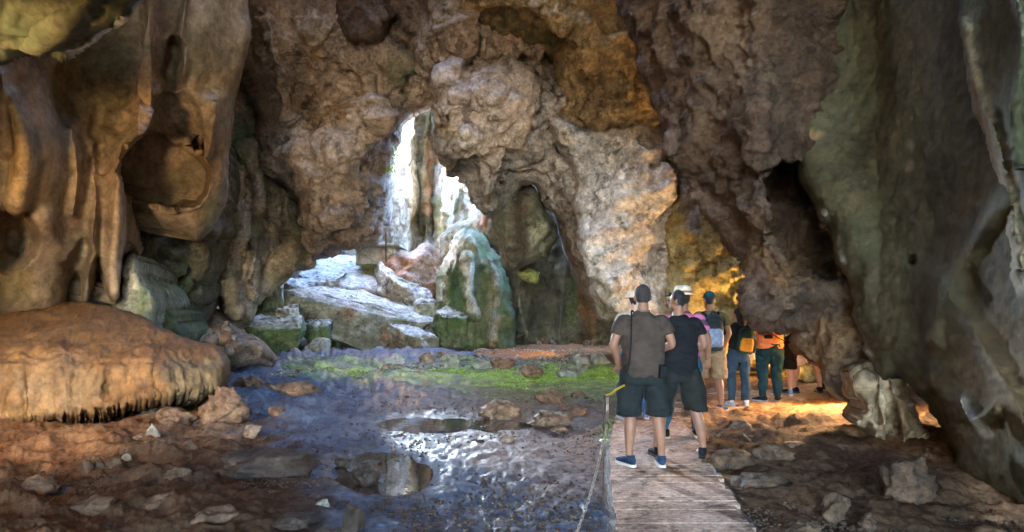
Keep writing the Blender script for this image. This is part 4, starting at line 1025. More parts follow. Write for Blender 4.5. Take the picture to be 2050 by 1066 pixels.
# gravel: countless chips on the far floor
def scatter(name, areas, n, size, mat, seed, kind='gravel'):
    rs = np.random.RandomState(seed); VV = []; FF = []; base = 0
    B, Fb = ICO[2]; B, Fb = (np.array([[1, 0, 0], [-1, 0, 0], [0, 1, 0], [0, -1, 0], [0, 0, 1.], [0, 0, -1]]),
             np.array([[0, 2, 4], [2, 1, 4], [1, 3, 4], [3, 0, 4], [2, 0, 5], [1, 2, 5], [3, 1, 5], [0, 3, 5]]))
    for _ in range(n):
        a = areas[rs.randint(len(areas))]
        px, py = rs.uniform(a[0], a[2]), rs.uniform(a[1], a[3]); X, Y, z = on_floor(px, py)
        if any(area_mask(np.array([px]), np.array([py]), a_, 10)[0] > .2 for a_, _ in PUDDLES): continue
        s_ = rs.uniform(*size); R = np.linalg.qr(rs.normal(size=(3, 3)))[0]
        v = (B * rs.uniform(.6, 1.3, (6, 1))) @ R * s_ * np.array([1, 1, .7]) + np.array([X, Y, z + s_ * .3])
        VV.append(v); FF.append(Fb + base); base += 6
    V = np.concatenate(VV); me = mesh_np(name, V, None, np.concatenate(FF)); set_attr(me, 'tint', np.zeros((len(V), 4)))
    o = link(name, me, mat, smooth=False); o['kind'] = 'stuff'
    return o
o = scatter('gravel', [(450, 692, 930, 758), (560, 725, 900, 755), (900, 690, 1180, 735)], 3500, (.015, .05), M['boulder'], 4)
tag(o, 'grey gravel chips strewn over the far floor', 'gravel', kind='stuff')
o = scatter('mud_crumbs', [(480, 780, 1200, 1100), (-50, 880, 600, 1100), (1400, 850, 2050, 1100)], 14000, (.005, .022), M['mudclod'], 6)
tag(o, 'tiny dark crumbs of mud on the cave floor', 'mud', kind='stuff')

# ground plants: countless little leaves
def leaf_mat():
    k = NT('small_leaves'); o = k.n('TexCoord').outputs['Object']
    n = k.tex('Noise', 5, 3, .6, o)
    k.l(k.ramp(n.outputs['Fac'], [(.3, (.2, .28, .03)), (.6, (.36, .5, .08)), (.75, (.5, .58, .14))]), k.b.inputs['Base Color'])
    k.b.inputs['Roughness'].default_value = .5
    k.b.inputs['Subsurface Weight'].default_value = 0
    return k.m
M['leaf'] = leaf_mat()
def plants(name, strokes, n, label, seed, h=(.04, .12), at_fn=None):
    rs = np.random.RandomState(seed); VV = []; FF = []; base = 0
    tot = sum(s_[2] for s_ in strokes)
    for pts, wd, wt in strokes:
        c = catmull(pts, 12, False)
        for _ in range(int(n * wt / tot)):
            p = c[rs.randint(len(c))]; px = p[0] + rs.normal() * 10; py = p[1] + rs.normal() * wd * .5
            if fbm(np.array([[px / 45., py / 9., seed]]), 2, seed)[0] < -.12: continue
            if at_fn: X, Y, z = at_fn(px, py)
            else: X, Y, z = on_floor(px, py)
            for q in range(3):
                a = rs.uniform(0, 6.28); hh = rs.uniform(*h); w_ = hh * rs.uniform(.3, .6); t = rs.uniform(.3, 1.)
                d = np.array([math.cos(a), math.sin(a), 0]); sd_ = np.array([-d[1], d[0], 0]) * w_ * .5
                b = np.array([X, Y, z - .01]) + d * rs.uniform(0, .03)
                m_ = b + d * hh * t * .5 + np.array([0, 0, hh * .7]); e = b + d * hh * t * 1.1 + np.array([0, 0, hh * .75])
                VV.append(np.array([b, m_ - sd_, e, m_ + sd_])); FF.append(np.arange(4) + base); base += 4
    me = mesh_np(name, np.concatenate(VV), np.array(FF))
    o = link(name, me, M['leaf'], smooth=False); tag(o, label, 'plants', kind='stuff'); return o
plants('ground_plants', [([(800, 752), (900, 748), (1000, 752), (1110, 750), (1180, 752)], 9, 6), ([(1000, 768), (1120, 764), (1240, 752)], 8, 3), ([(610, 735), (700, 748), (790, 755)], 5, 3), ([(735, 690), (830, 698), (860, 705)], 4, 1.2), ([(600, 716), (650, 712)], 3, 1),
    ([(1090, 732), (1150, 738)], 6, 1.2), ([(870, 715), (930, 720), (960, 730)], 5, 1), ([(1120, 758), (1170, 745), (1240, 742)], 6, 1.5)], 9000, 'bright green low plants growing in bands on the far floor', 3, (.025, .07))
plants('ground_plants', [([(1215, 880), (1228, 850), (1240, 835)], 12, 1), ([(430, 690), (450, 684)], 5, .6)], 500, 'bright green patch beside the walkway edge', 9, (.02, .05))
def on_slab(py0, Yb): return lambda px, py: tuple(at(np.float64(px), np.float64(py), Yb))
plants('ground_plants', [([(725, 528), (745, 535)], 4, 1)], 160, 'green tuft on top of the uppermost pale boulder', 12, (.05, .12), on_slab(0, 24.4))
plants('ground_plants', [([(690, 595), (700, 600)], 3, 1), ([(810, 632), (850, 650)], 5, 2)], 200, 'green tufts on the sloping slab boulder', 13, (.05, .1), on_slab(0, 22.0))

plants('hanging_plants', [([(782, 300), (776, 330), (772, 345)], 8, 1)], 140, 'small green plants on the edge of the hanging mass by the gap', 15, (.06, .16), on_slab(0, 18.9))

# ------------------------------------------------------------------ walkway, chain, ropes
M['plank'] = rock_mat('worn_pinkish_boards', (.25, .155, .108), (.44, .295, .215), (.56, .40, .305), 1.5, .9, .5, .008, .0, fine=18, spec=.08)
M['slab'] = rock_mat('trodden_concrete', (.26, .17, .10), (.40, .28, .18), (.50, .38, .26), 1.2, .8, .5, .012, .0, fine=16)
LE = [(1236, 832), (1228, 860), (1222, 890), (1220, 920), (1222, 960), (1228, 1000), (1234, 1066), (1242, 1140), (1252, 1300)]
RE = [(1352, 832), (1374, 862), (1396, 890), (1412, 916), (1432, 952), (1460, 1000), (1506, 1066), (1560, 1140), (1690, 1300)]
def edge_curve(pts):
    g = np.array([on_floor(*p)[:2] for p in pts]); return g[np.argsort(g[:, 1])]
LG, RG = edge_curve(LE), edge_curve(RE)
wk = empty('walkway', (1.2, 6.0, 0))
ZT = .05
def walk_pt(g, Y): return np.interp(Y, g[:, 1], g[:, 0])
rs = np.random.RandomState(9)
Y = max(LG[0, 1], RG[0, 1]) + .02; yend = min(LG[-1, 1], RG[-1, 1])
while Y < yend - .1:
    w_ = rs.uniform(.095, .125); Y2 = Y + w_ - rs.uniform(.004, .009)
    bm = bmesh.new(); tl = rs.uniform(-.012, .012); dz = rs.uniform(-.004, .004)
    l0, l1, r0, r1 = walk_pt(LG, Y), walk_pt(LG, Y2), walk_pt(RG, Y), walk_pt(RG, Y2)
    jl, jr = rs.uniform(-.012, .012), rs.uniform(-.03, .03)
    nseg = 8; top = []; bot = []
    for zz, store in ((ZT + dz, top), (ZT - .06, bot)):
        row = []
        for k in range(nseg + 1):
            f = k / nseg; wob = rs.uniform(-.0025, .0025)
            row.append((bm.verts.new((l0 + (r0 - l0) * f + jl * (1 - f) + jr * f - 1.2, Y - 6 + tl * (f - .5) + wob, zz)), bm.verts.new((l1 + (r1 - l1) * f + jl * (1 - f) + jr * f - 1.2, Y2 - 6 + tl * (f - .5) + wob, zz))))
        store.extend(row)
    for k in range(nseg):
        bm.faces.new((top[k][0], top[k + 1][0], top[k + 1][1], top[k][1]))
        bm.faces.new((bot[k][0], bot[k + 1][0], top[k + 1][0], top[k][0])); bm.faces.new((top[k][1], top[k + 1][1], bot[k + 1][1], bot[k][1]))
    bm.faces.new((bot[0][0], top[0][0], top[0][1], bot[0][1])); bm.faces.new((bot[-1][0], bot[-1][1], top[-1][1], top[-1][0]))
    bmesh.ops.bevel(bm, geom=[e for e in bm.edges if len(e.link_faces) == 2 and e.calc_face_angle(0) > 1.0], offset=.0012, segments=1, affect='EDGES')
    o = bm_obj('plank', bm, M['plank'], wk); set_attr(o.data, 'tint', np.zeros((len(o.data.vertices), 4)))
    Y += w_
# the concrete bed the boards lie in
def slab_obj(name, pts, z0, z1, mat, parent, off=(0, 0, 0), bev=.015, seed=0):
    bm = bmesh.new(); vs_ = [bm.verts.new((p[0] - off[0], p[1] - off[1], z1)) for p in pts]
    f = bm.faces.new(vs_); f.normal_update()
    if f.normal.z < 0: f.normal_flip()
    r = bmesh.ops.extrude_face_region(bm, geom=[f])
    for v in [g for g in r['geom'] if isinstance(g, bmesh.types.BMVert)]: v.co.z = z0
    bmesh.ops.recalc_face_normals(bm, faces=bm.faces)
    bmesh.ops.bevel(bm, geom=[e for e in bm.edges if e.calc_face_angle(0) > .9], offset=bev, segments=2, affect='EDGES')
    o = bm_obj(name, bm, mat, parent); set_attr(o.data, 'tint', np.zeros((len(o.data.vertices), 4))); return o
yy = np.linspace(LG[0, 1], LG[-1, 1] - .05, 24)
bed = [(walk_pt(LG, q) - .05 + .015 * math.sin(q * 9), q) for q in yy] + [(walk_pt(RG, q) + .05 + .02 * math.sin(q * 7), q) for q in yy[::-1]]
slab_obj('bed', bed, -.1, ZT - .03, M['darkstone'], wk, (1.2, 6.0))
tag(wk, 'narrow curving walkway of grooved pinkish boards under the two men', 'walkway')
fs = [(1246, 842), (1350, 846), (1400, 848), (1470, 838), (1535, 822), (1600, 808), (1680, 795), (1790, 786), (1780, 762), (1660, 766), (1560, 780), (1470, 786), (1380, 796), (1290, 806), (1240, 822)]
pp = [on_floor(*p)[:2] for p in catmull(fs, 4)]
o = slab_obj('concrete_path', pp, -.1, .045, M['slab'], None, bev=.02)
tag(o, 'pale concrete path curving right under the queue of visitors', 'path', kind='structure')

def tube_mesh(name, pts, rad, n=8, closed=False):
    P = np.asarray(pts, float); m = len(P); R = np.broadcast_to(np.asarray(rad, float), (m,))
    V = []; up = np.array([0, 0, 1.])
    for i in range(m):
        if closed: t = P[(i + 1) % m] - P[i - 1]
        else: t = P[min(i + 1, m - 1)] - P[max(i - 1, 0)]
        t = t / (np.linalg.norm(t) + 1e-9)
        a = np.cross(t, up if abs(t[2]) < .95 else np.array([0, 1., 0])); a /= np.linalg.norm(a); b = np.cross(a, t)
        for k in range(n):
            q = 2 * math.pi * k / n; V.append(P[i] + R[i] * (a * math.cos(q) + b * math.sin(q)))
    F = []
    for i in range(m if closed else m - 1):
        j = (i + 1) % m
        for k in range(n): F.append((i * n + k, i * n + (k + 1) % n, j * n + (k + 1) % n, j * n + k))
    T = []
    if not closed:
        V += [P[0], P[-1]]; c0, c1 = m * n, m * n + 1
        for k in range(n): T += [(c0, (k + 1) % n, k), (c1, (m - 1) * n + k, (m - 1) * n + (k + 1) % n)]
    return mesh_np(name, np.array(V), np.array(F), np.array(T) if T else None)
M['chain'] = plain_mat('worn_steel_chain', (.42, .34, .26), .4, .35, 40, .3, .001, .8)
M['rope'] = plain_mat('yellow_rope', (.75, .48, .03), .6, .2, 60, .6, .003)
PX_, PY_, _ = on_floor(1208, 1026)
PT = EYE + (HY - 792) / FPX * PY_; RGZ = EYE + (HY - 850) / FPX * PY_
po = empty('chain_post', (PX_, PY_, 0))
link('rod', tube_mesh('rod', [(0, 0, -.05), (0, 0, .4), (.004, 0, PT)], .005, 8), M['iron'], po)
link('thin_rod', tube_mesh('thin_rod', [(.022, .0, RGZ), (.026, 0, PT)], .004, 6), M['chain'], po)
link('thin_rod', tube_mesh('thin_rod', [(.034, .01, RGZ), (.036, 0, PT)], .004, 6), M['chain'], po)
a = np.linspace(0, 2 * math.pi, 16, endpoint=False)
link('ring', tube_mesh('ring', [(.018 + .022 * math.cos(q), -.012, RGZ - .012 + .03 * math.sin(q)) for q in a], .006, 6, True), M['iron'], po)
link('cap', tube_mesh('cap', [(-.004, 0, PT - .01), (.042, 0, PT - .005)], .006, 8), M['iron'], po)
link('foot', tube_mesh('foot', [(0, 0, .02), (.05, -.01, -.01), (.11, -.02, -.03)], .008, 6), M['iron'], po)
tag(po, 'thin rusty iron post with ring beside the walkway', 'post')
# chain: interlocked links from the ring down to the next post behind the frame
e0 = np.array([PX_ + .02, PY_ - .02, RGZ - .03]); e1 = np.array(at(np.float64(1150.), np.float64(1085.), 4.25)); e2 = np.array([.32, 3.2, .35])
cc = catmull([e0, .5 * (e0 + e1) + np.array([0, 0, -.06]), e1, e2], 60, False)
seg = np.concatenate([[0], np.cumsum(np.linalg.norm(np.diff(cc, axis=0), axis=1))])
ch = empty('chain', tuple(e0))
ll = .034; lk = tube_mesh('link', [(.5 * (ll + .012) * math.copysign(abs(math.cos(q)) ** .7, math.cos(q)), .0095 * math.copysign(abs(math.sin(q)) ** .7, math.sin(q)), 0) for q in a], .0034, 6, True)
lk.materials.append(M['chain']); lk.polygons.foreach_set('use_smooth', np.ones(len(lk.polygons), bool))
nl = int(seg[-1] / ll)
for i in range(nl):
    s0 = (i + .5) * ll
    p = np.array([np.interp(s0, seg, cc[:, k]) for k in range(3)]); p2 = np.array([np.interp(s0 + .01, seg, cc[:, k]) for k in range(3)])
    d = Vector(p2 - p).normalized(); o = bpy.data.objects.new('link', lk); COL.objects.link(o); o.parent = ch
    q = d.to_track_quat('X', 'Z') @ Matrix.Rotation(math.radians(90 * (i % 2) + 35), 3, 'X').to_quaternion()
    o.location = Vector(p - e0); o.rotation_mode = 'QUATERNION'; o.rotation_quaternion = q
tag(ch, 'steel chain hanging from the post ring down to the near ground', 'chain')
def rope(pts, label, r=.009):
    c = catmull([np.array(at(np.float64(p[0]), np.float64(p[1]), p[2])) for p in pts], 8, False)
    o = link('barrier_rope', tube_mesh('barrier_rope', c, r, 8), M['rope']); tag(o, label, 'rope', 'yellow barrier ropes')
rope([(1214, 792, PY_), (1226, 787, PY_ + .35), (1240, 777, PY_ + .8), (1270, 765, PY_ + 2.), (1330, 752, 9.2), (1385, 745, 11.6)], 'yellow barrier rope tied to the chain post beside the first man')
rope([(1440, 742, 12.6), (1505, 746, 12.6), (1560, 745, 12.7), (1600, 734, 12.8), (1640, 720, 13.0)], 'yellow barrier rope sagging behind the legs of the queue', .02)
for px_, Yq, lab in ((1385, 11.6, 'thin iron rope post behind the man with the backpack'), (1640, 13.0, 'thin iron rope post behind the low rock lobe')):
    b = at(np.float64(px_), np.float64(740.), Yq)
    q_ = empty('rope_post', (b[0], b[1], float(floor_z(0, Yq))))
    link('rod', tube_mesh('rod', [(0, 0, -.05), (0, 0, .85)], .012, 8), M['iron'], q_)
    link('knob', tube_mesh('knob', [(0, 0, .851), (0, 0, .875)], .018, 8), M['iron'], q_); tag(q_, lab, 'post')

# ------------------------------------------------------------------ visitors
def loft(bm, rings, n=16):
    """rings: (centre, side axis, front axis, r_side, r_front)"""
    prev = None; first = None
    for c, a, b, ra, rb in rings:
        c, a, b = Vector(c), Vector(a), Vector(b)
        row = [bm.verts.new(c + a * ra * math.cos(2 * math.pi * k / n) + b * rb * math.sin(2 * math.pi * k / n)) for k in range(n)]
        if prev:
            for k in range(n): bm.faces.new((prev[k], prev[(k + 1) % n], row[(k + 1) % n], row[k]))
        else: first = row
        prev = row
    bm.faces.new(first[::-1]); bm.faces.new(prev)
def limb(bm, pts, rads, n=14, flat=1.0):
    """tapered limb through joints; smooth centre line"""
    P = catmull([np.array(p, float) for p in pts], 5, False)
    R = np.interp(np.linspace(0, len(rads) - 1, len(P)), np.arange(len(rads)), rads)
    rings = []
    for i in range(len(P)):
        t = Vector(P[min(i + 1, len(P) - 1)] - P[max(i - 1, 0)]).normalized()
        a = t.cross(Vector((0, 1, 0)) if abs(t.y) < .9 else Vector((0, 0, 1))).normalized(); b = a.cross(t).normalized()
        rings.append((P[i], a, b, R[i], R[i] * flat))
    loft(bm, rings, n)
def blob(bm, c, r, sub=3):
    g = bmesh.ops.create_icosphere(bm, subdivisions=sub, radius=1.0)
    for v in g['verts']: v.co = Vector((c[0] + v.co.x * r[0], c[1] + v.co.y * r[1], c[2] + v.co.z * r[2]))
def torso(bm, rings, lean=0.0):
    loft(bm, [((x, y + lean * max(z - .95, 0), z), (1, 0, 0), (0, 1, 0), rx, ry) for z, rx, ry, x, y in rings], 24)
def fuse(name, bm, mat, parent, vox=.011, smooth=4, wrinkle=None, seed=0, tint=False):
    """melt the lofts of one piece into a single continuous skin"""
    bmesh.ops.recalc_face_normals(bm, faces=bm.faces)
    me = bpy.data.meshes.new(name); bm.to_mesh(me); bm.free()
    o = bpy.data.objects.new(name, me); COL.objects.link(o)
    md = o.modifiers.new('r', 'REMESH'); md.mode = 'VOXEL'; md.voxel_size = vox
    sm = o.modifiers.new('s', 'SMOOTH'); sm.factor = .5; sm.iterations = smooth
    dg = bpy.context.evaluated_depsgraph_get(); dg.update()
    m2 = bpy.data.meshes.new_from_object(o.evaluated_get(dg)); m2.name = name
    bpy.data.objects.remove(o); bpy.data.meshes.remove(me)
    if wrinkle:
        n = len(m2.vertices); V = np.zeros(n * 3, np.float32); m2.vertices.foreach_get('co', V); V = V.reshape(-1, 3).astype(float)
        Nn = np.zeros(n * 3, np.float32); m2.vertices.foreach_get('normal', Nn); Nn = Nn.reshape(-1, 3)
        d = relief(V, wrinkle, seed)
        m2.vertices.foreach_set('co', (V + Nn * d[:, None]).astype(np.float32).ravel()); m2.update()
    return link(name, m2, mat, parent)
WR = [('ridge', .13, .017, (1.8, 1, .7)), ('ridge', .06, .005, (1.5, 1, .8)), ('low', .25, .014)]
WRL = [('ridge', .14, .02, (2., 1, .8)), ('ridge', .07, .006, (1, 1, 1.4)), ('low', .22, .016)]

SKIN = plain_mat('skin', (.24, .115, .07), .55, .12, 14, .15, .002)
SKIN2 = plain_mat('skin_pale', (.50, .29, .20), .55, .12, 14, .15, .002)
def cloth(name, col, stripes=None): return plain_mat(name, col, .9, .3, 9, .5, .003, 0, .15, stripes)
HAIRG = plain_mat('grey_short_hair', (.035, .03, .028), .8, .5, 60, .8, .006)
HAIRD = plain_mat('black_hair', (.012, .010, .010), .6, .5, 60, .8, .006)

def joints(H, stance=.13, feet=((0, 0), (0, 0)), female=False):
    k = H / 1.75; w_ = .9 if female else 1.0
    J = dict(k=k, w=w_)
    for i, s_ in ((0, -1), (1, 1)):
        fx, fy = feet[i]
        J['hip', i] = Vector((s_ * .095, 0, .93)); J['ankle', i] = Vector((s_ * stance + fx, fy - .02, .085))
        J['knee', i] = (J['hip', i] + J['ankle', i]) / 2 + Vector((s_ * .004, .025, .02))
        J['sho', i] = Vector((s_ * .185 * w_, 0, 1.425))
    return J

def person(label, px, foot_py, H, skin, shirt, legs, arms, shoe, hair='short', hair_mat=HAIRD, face=0.0, heavy=1.0, female=False,
           stance=.13, feet=((0, 0), (0, 0)), turn=0.0, hem=.86, sleeve=.6, zlift=.052, legs_kind='shorts', sole=(.5, .46, .42), toe_turn=(-.15, .15), loose=1.0):
    X, Y, z = on_floor(px, foot_py); Y = Y * (EYE - zlift) / EYE; X = (px - CX) / FPX * Y
    r = empty('person', (X, Y, z + zlift), turn)
    J = joints(H, stance, feet, female); k = J['k']; w_ = J['w'] * heavy
    # ---- body: one continuous skin
    bm = bmesh.new()
    torso(bm, [(.84, .14 * heavy, .10 * heavy, 0, 0), (.93, .155 * heavy, .11 * heavy, 0, 0), (1.06, .14 * heavy, .10 * heavy, 0, .005), (1.2, .15 * w_, .105, 0, .005), (1.34, .165 * w_, .1, 0, 0), (1.42, .15 * w_, .08, 0, -.005), (1.46, .085, .062, 0, -.005), (1.5, .057, .058, 0, 0), (1.57, .054, .06, 0, .012)])
    head = Vector((0, .02, 1.635)); cf, sf = math.cos(face), math.sin(face)
    def hd(x, y, zz): return (head.x + x * cf - y * sf, head.y + x * sf + y * cf, head.z + zz)
    blob(bm, hd(0, 0, .02), (.076, .092, .098)); blob(bm, hd(0, .03, -.045), (.058, .07, .068))
    blob(bm, hd(0, .098, -.018), (.014, .022, .024), 2); blob(bm, hd(0, .082, -.062), (.026, .014, .010), 2); blob(bm, hd(0, .088, .026), (.05, .012, .008), 2)
    for s_ in (-1, 1): blob(bm, hd(s_ * .079, -.004, -.012), (.011, .02, .032), 2)
    for i, s_ in ((0, -1), (1, 1)):
        h_, kn, an = J['hip', i], J['knee', i], J['ankle', i]
        cf_ = (kn + an) / 2 + Vector((0, -.022, .05))
        limb(bm, [h_, (h_ + kn) / 2 + Vector((s_ * .008, .01, 0)), kn, cf_, an + Vector((0, 0, .07)), an], [.088 * heavy, .078 * heavy, .054 * heavy ** .5, .056 * heavy ** .5, .037, .036])
        limb(bm, [an + Vector((0, -.02, -.03)), an + Vector((0, .07, -.045)), an + Vector((s_ * .01, .15, -.055))], [.036, .036, .028])
        sh = J['sho', i] ; sh = Vector((sh.x * heavy ** .5, sh.y, sh.z)); el, wr = Vector(arms[i][0]), Vector(arms[i][1])
        limb(bm, [sh - Vector((s_ * .05, 0, .03)), sh + (el - sh) * .25 - Vector((s_ * .008, 0, 0)), (sh + el) / 2, el, el + (wr - el) * .35, wr], [.04, .044 * heavy ** .5, .044 * heavy ** .5, .04, .041, .027])
        d = (wr - el).normalized(); hx = d.cross(Vector((0, 1, 0)) if abs(d.y) < .8 else Vector((0, 0, 1))).normalized(); nrm = hx.cross(d).normalized()
        pc = wr + d * .045
        limb(bm, [wr - d * .01, wr + d * .02, pc, wr + d * .085], [.026, .032, .038, .034], 10, .45)
        for f_ in range(4):                                       # fingers of unequal length, a little curled
            o_ = hx * (f_ - 1.5) * .021; L_ = (.062, .074, .07, .054)[f_]
            b_ = wr + d * .078 + o_
            limb(bm, [b_, b_ + d * L_ * .5 + o_ * .15 + nrm * .006, b_ + d * L_ * .95 + nrm * .028], [.0095, .009, .007], 8)
        b_ = wr + d * .03 - hx * .03
        limb(bm, [b_, b_ + d * .03 - hx * .025 + nrm * .01, b_ + d * .062 - hx * .03 + nrm * .022], [.013, .011, .009], 8)
    fuse('body', bm, skin, r, .008, 3)
    for s_ in (-1, 1):
        bm = bmesh.new(); blob(bm, hd(s_ * .032, .088, .008), (.011, .008, .007), 2); bm_obj('eye', bm, HAIRD, r, True)
    # ---- hair
    if hair:
        bm = bmesh.new(); blob(bm, hd(0, -.003, .021), (.079, .0955, .101), 4)
        keep = []
        inv = lambda v: ((v.x - head.x) * cf + (v.y - head.y) * sf, -(v.x - head.x) * sf + (v.y - head.y) * cf, v.z - head.z)
        dele = []
        for v in bm.verts:
            x_, y_, z_ = inv(v.co)
            lim = (-.075 + .03 * min(abs(x_) / .07, 1)) if y_ < -.02 else (.0 if y_ < .03 else .075)
            if z_ < lim + RNG.uniform(-.012, .012): dele.append(v)
        bmesh.ops.delete(bm, geom=dele, context='VERTS')
        for v in bm.verts: v.co += Vector((RNG.uniform(-1, 1), RNG.uniform(-1, 1), RNG.uniform(-1, 1))) * .0025
        hb = bm_obj('hair', bm, hair_mat, r, True)
        if hair == 'long':
            bm = bmesh.new(); limb(bm, [hd(0, -.05, .05), hd(0, -.085, -.04), hd(0, -.10, -.14), hd(0, -.11, -.24), hd(.01, -.11, -.31)], [.07, .085, .08, .065, .03], 14, .55)
            fuse('long_hair', bm, hair_mat, r, .01, 3, [('ridge', .03, .008, (1, 1, 6))])
    # ---- shirt
    bm = bmesh.new(); hv = heavy
    torso(bm, [(hem, .172 * hv * loose, .125 * hv * loose, 0, 0), (.95, .175 * hv * loose, .13 * hv * loose, 0, 0), (1.08, .17 * hv * loose, .128 * hv * loose, 0, .005), (1.2, .178 * w_ * loose, .128, 0, .005), (1.33, .188 * w_, .12, 0, 0), (1.41, .168 * w_, .1, 0, -.005), (1.455, .105, .078, 0, -.008), (1.485, .07, .07, 0, -.002)])
    for i, s_ in ((0, -1), (1, 1)):
        sh = J['sho', i]; sh = Vector((sh.x * heavy ** .5, sh.y, sh.z)); el, wr = Vector(arms[i][0]), Vector(arms[i][1])
        if sleeve <= 1: e_ = sh + (el - sh) * sleeve; path = [sh - Vector((s_ * .07, 0, .015)), sh + Vector((-s_ * .012, 0, -.028)), (sh + e_) / 2 + Vector((s_ * .004, 0, -.01)), e_]; rr = [.05, .062, .064 * hv ** .5, .064 * hv ** .5]
        else: path = [sh - Vector((s_ * .06, 0, .01)), sh + Vector((-s_ * .01, 0, -.02)), (sh + el) / 2, el, el + (wr - el) * .9]; rr = [.05, .06, .058, .052, .04]
        limb(bm, path, rr)
    fuse('shirt', bm, shirt, r, .011, 4, WR, int(px) % 50)
    # ---- shorts or trousers
    bm = bmesh.new()
    torso(bm, [(.80, .17 * hv, .125 * hv, 0, 0), (.88, .172 * hv, .125 * hv, 0, 0), (.99, .165 * hv, .12 * hv, 0, 0), (1.02, .16 * hv, .115 * hv, 0, 0)])
    for i, s_ in ((0, -1), (1, 1)):
        h_, kn, an = J['hip', i], J['knee', i], J['ankle', i]; cf_ = (kn + an) / 2 + Vector((0, -.016, .05))
        if legs_kind == 'shorts': limb(bm, [h_ + Vector((0, 0, -.02)), (h_ + kn) / 2 + Vector((s_ * .012, 0, 0)), kn + Vector((s_ * .008, -.01, .03)), kn + Vector((s_ * .01, -.012, -.035))], [.11 * hv, .108 * hv, .104 * hv, .108 * hv])
        else: limb(bm, [h_ + Vector((0, 0, -.02)), (h_ + kn) / 2 + Vector((s_ * .008, 0, 0)), kn, cf_, an + Vector((0, 0, .09)), an + Vector((0, 0, .01))], [.105 * hv, .095 * hv, .073 * hv ** .5, .072 * hv ** .5, .056, .055])
    fuse(legs_kind, bm, legs, r, .011, 3, WRL, int(px) % 47)
    # ---- shoes with soles
    for i, s_ in ((0, -1), (1, 1)):
        an = J['ankle', i]; tt = toe_turn[i]
        def fp(y, zz, x=0.): return (an.x + x * math.cos(tt) + y * math.sin(tt), an.y - x * math.sin(tt) + y * math.cos(tt), zz)
        ax = (math.cos(tt), -math.sin(tt), 0)
        bm = bmesh.new()
        loft(bm, [(fp(-.085, .05), ax, (0, 0, 1), .018, .022), (fp(-.07, .055), ax, (0, 0, 1), .034, .036), (fp(-.02, .058), ax, (0, 0, 1), .042, .042), (fp(.06, .05), ax, (0, 0, 1), .045, .036), (fp(.12, .042), ax, (0, 0, 1), .05, .026), (fp(.17, .036), ax, (0, 0, 1), .042, .02), (fp(.195, .032), ax, (0, 0, 1), .018, .012)])
        limb(bm, [fp(-.03, .05), fp(-.025, .105)], [.044, .042])
        so = fuse('shoe', bm, shoe, r, .008, 2)
        bm = bmesh.new()
        out = [(-.095, .0), (-.08, .032), (-.02, .04), (.06, .043), (.12, .05), (.17, .043), (.2, .02), (.205, 0)]
        ring = [(x, y) for y, x in out] + [(-x, y) for y, x in out[::-1][1:-1]]
        v0 = [bm.verts.new(fp(y, .001, x)) for x, y in ring]; v1 = [bm.verts.new(fp(y, .026, x * 1.03)) for x, y in ring]
        for q in range(len(ring)): bm.faces.new((v0[q], v0[(q + 1) % len(ring)], v1[(q + 1) % len(ring)], v1[q]))
        bm.faces.new(v1); bm.faces.new(v0[::-1]); bmesh.ops.recalc_face_normals(bm, faces=bm.faces)
        so2 = bm_obj('sole', bm, SOLES(sole), so)
    r.scale = (k, k, k)
    tag(r, label, 'person', 'visitors on the walkway')
    return r, hd
_sol = {}
def SOLES(c):
    if c not in _sol: _sol[c] = plain_mat('shoe_sole', c, .7, .15, 30)
    return _sol[c]

A_DOWN = [((-.255, -.03, 1.16), (-.27, .04, .93)), ((.255, -.03, 1.16), (.27, .04, .93))]
A_FOLD = [((-.285, -.02, 1.17), (-.22, .13, .97)), ((.275, -.01, 1.18), (.16, .2, 1.08))]
A_BENT = [((-.25, -.02, 1.17), (-.13, .2, 1.22)), ((.25, -.02, 1.17), (.13, .2, 1.22))]
A_PACK = [((-.25, .0, 1.17), (-.2, .2, 1.2)), ((.27, -.03, 1.16), (.25, .1, .98))]
NAVY = cloth('navy_canvas', (.015, .03, .06)); BLACK = cloth('black_cotton', (.010, .010, .012)); BLACKS = cloth('black_shorts', (.014, .017, .017))
def strap(r, pts, mat, name='strap', rad=.011):
    return link(name, tube_mesh(name, catmull([np.array(p) for p in pts], 6, False), rad, 8), mat, r)

# the man in the brown polo
r, hd = person('grey haired man in brown polo shirt and black shorts, seen from behind', 1287, 932, 1.70, SKIN, cloth('brown_striped_polo', (.06, .043, .034), (70., (.047, .034, .027), .4)), BLACKS, A_FOLD, NAVY,
               'short', HAIRG, .1, 1.12, stance=.115, feet=((-.02, .0), (.06, .0)), loose=1.04, toe_turn=(-.5, .05), turn=-.04)
strap(r, [(-.06, .09, 1.46), (-.11, -.02, 1.5), (-.125, -.11, 1.4), (-.135, -.148, 1.2), (-.15, -.14, 1.0), (-.165, -.09, .92)], BLACK, 'camera_strap', .008)
bm = bmesh.new(); loft(bm, [((0, .0, 1.475), (1, 0, 0), (0, 1, 0), .075, .075), ((0, -.004, 1.51), (1, 0, 0), (0, 1, 0), .066, .07)]); fuse('collar', bm, cloth('brown_collar', (.15, .11, .09)), r, .008, 2)
bm = bmesh.new(); box_bm(bm, (.13, -.18, .86), (.21, -.11, .99), .02); bm_obj('belt_pouch', bm, BLACK, r, True)
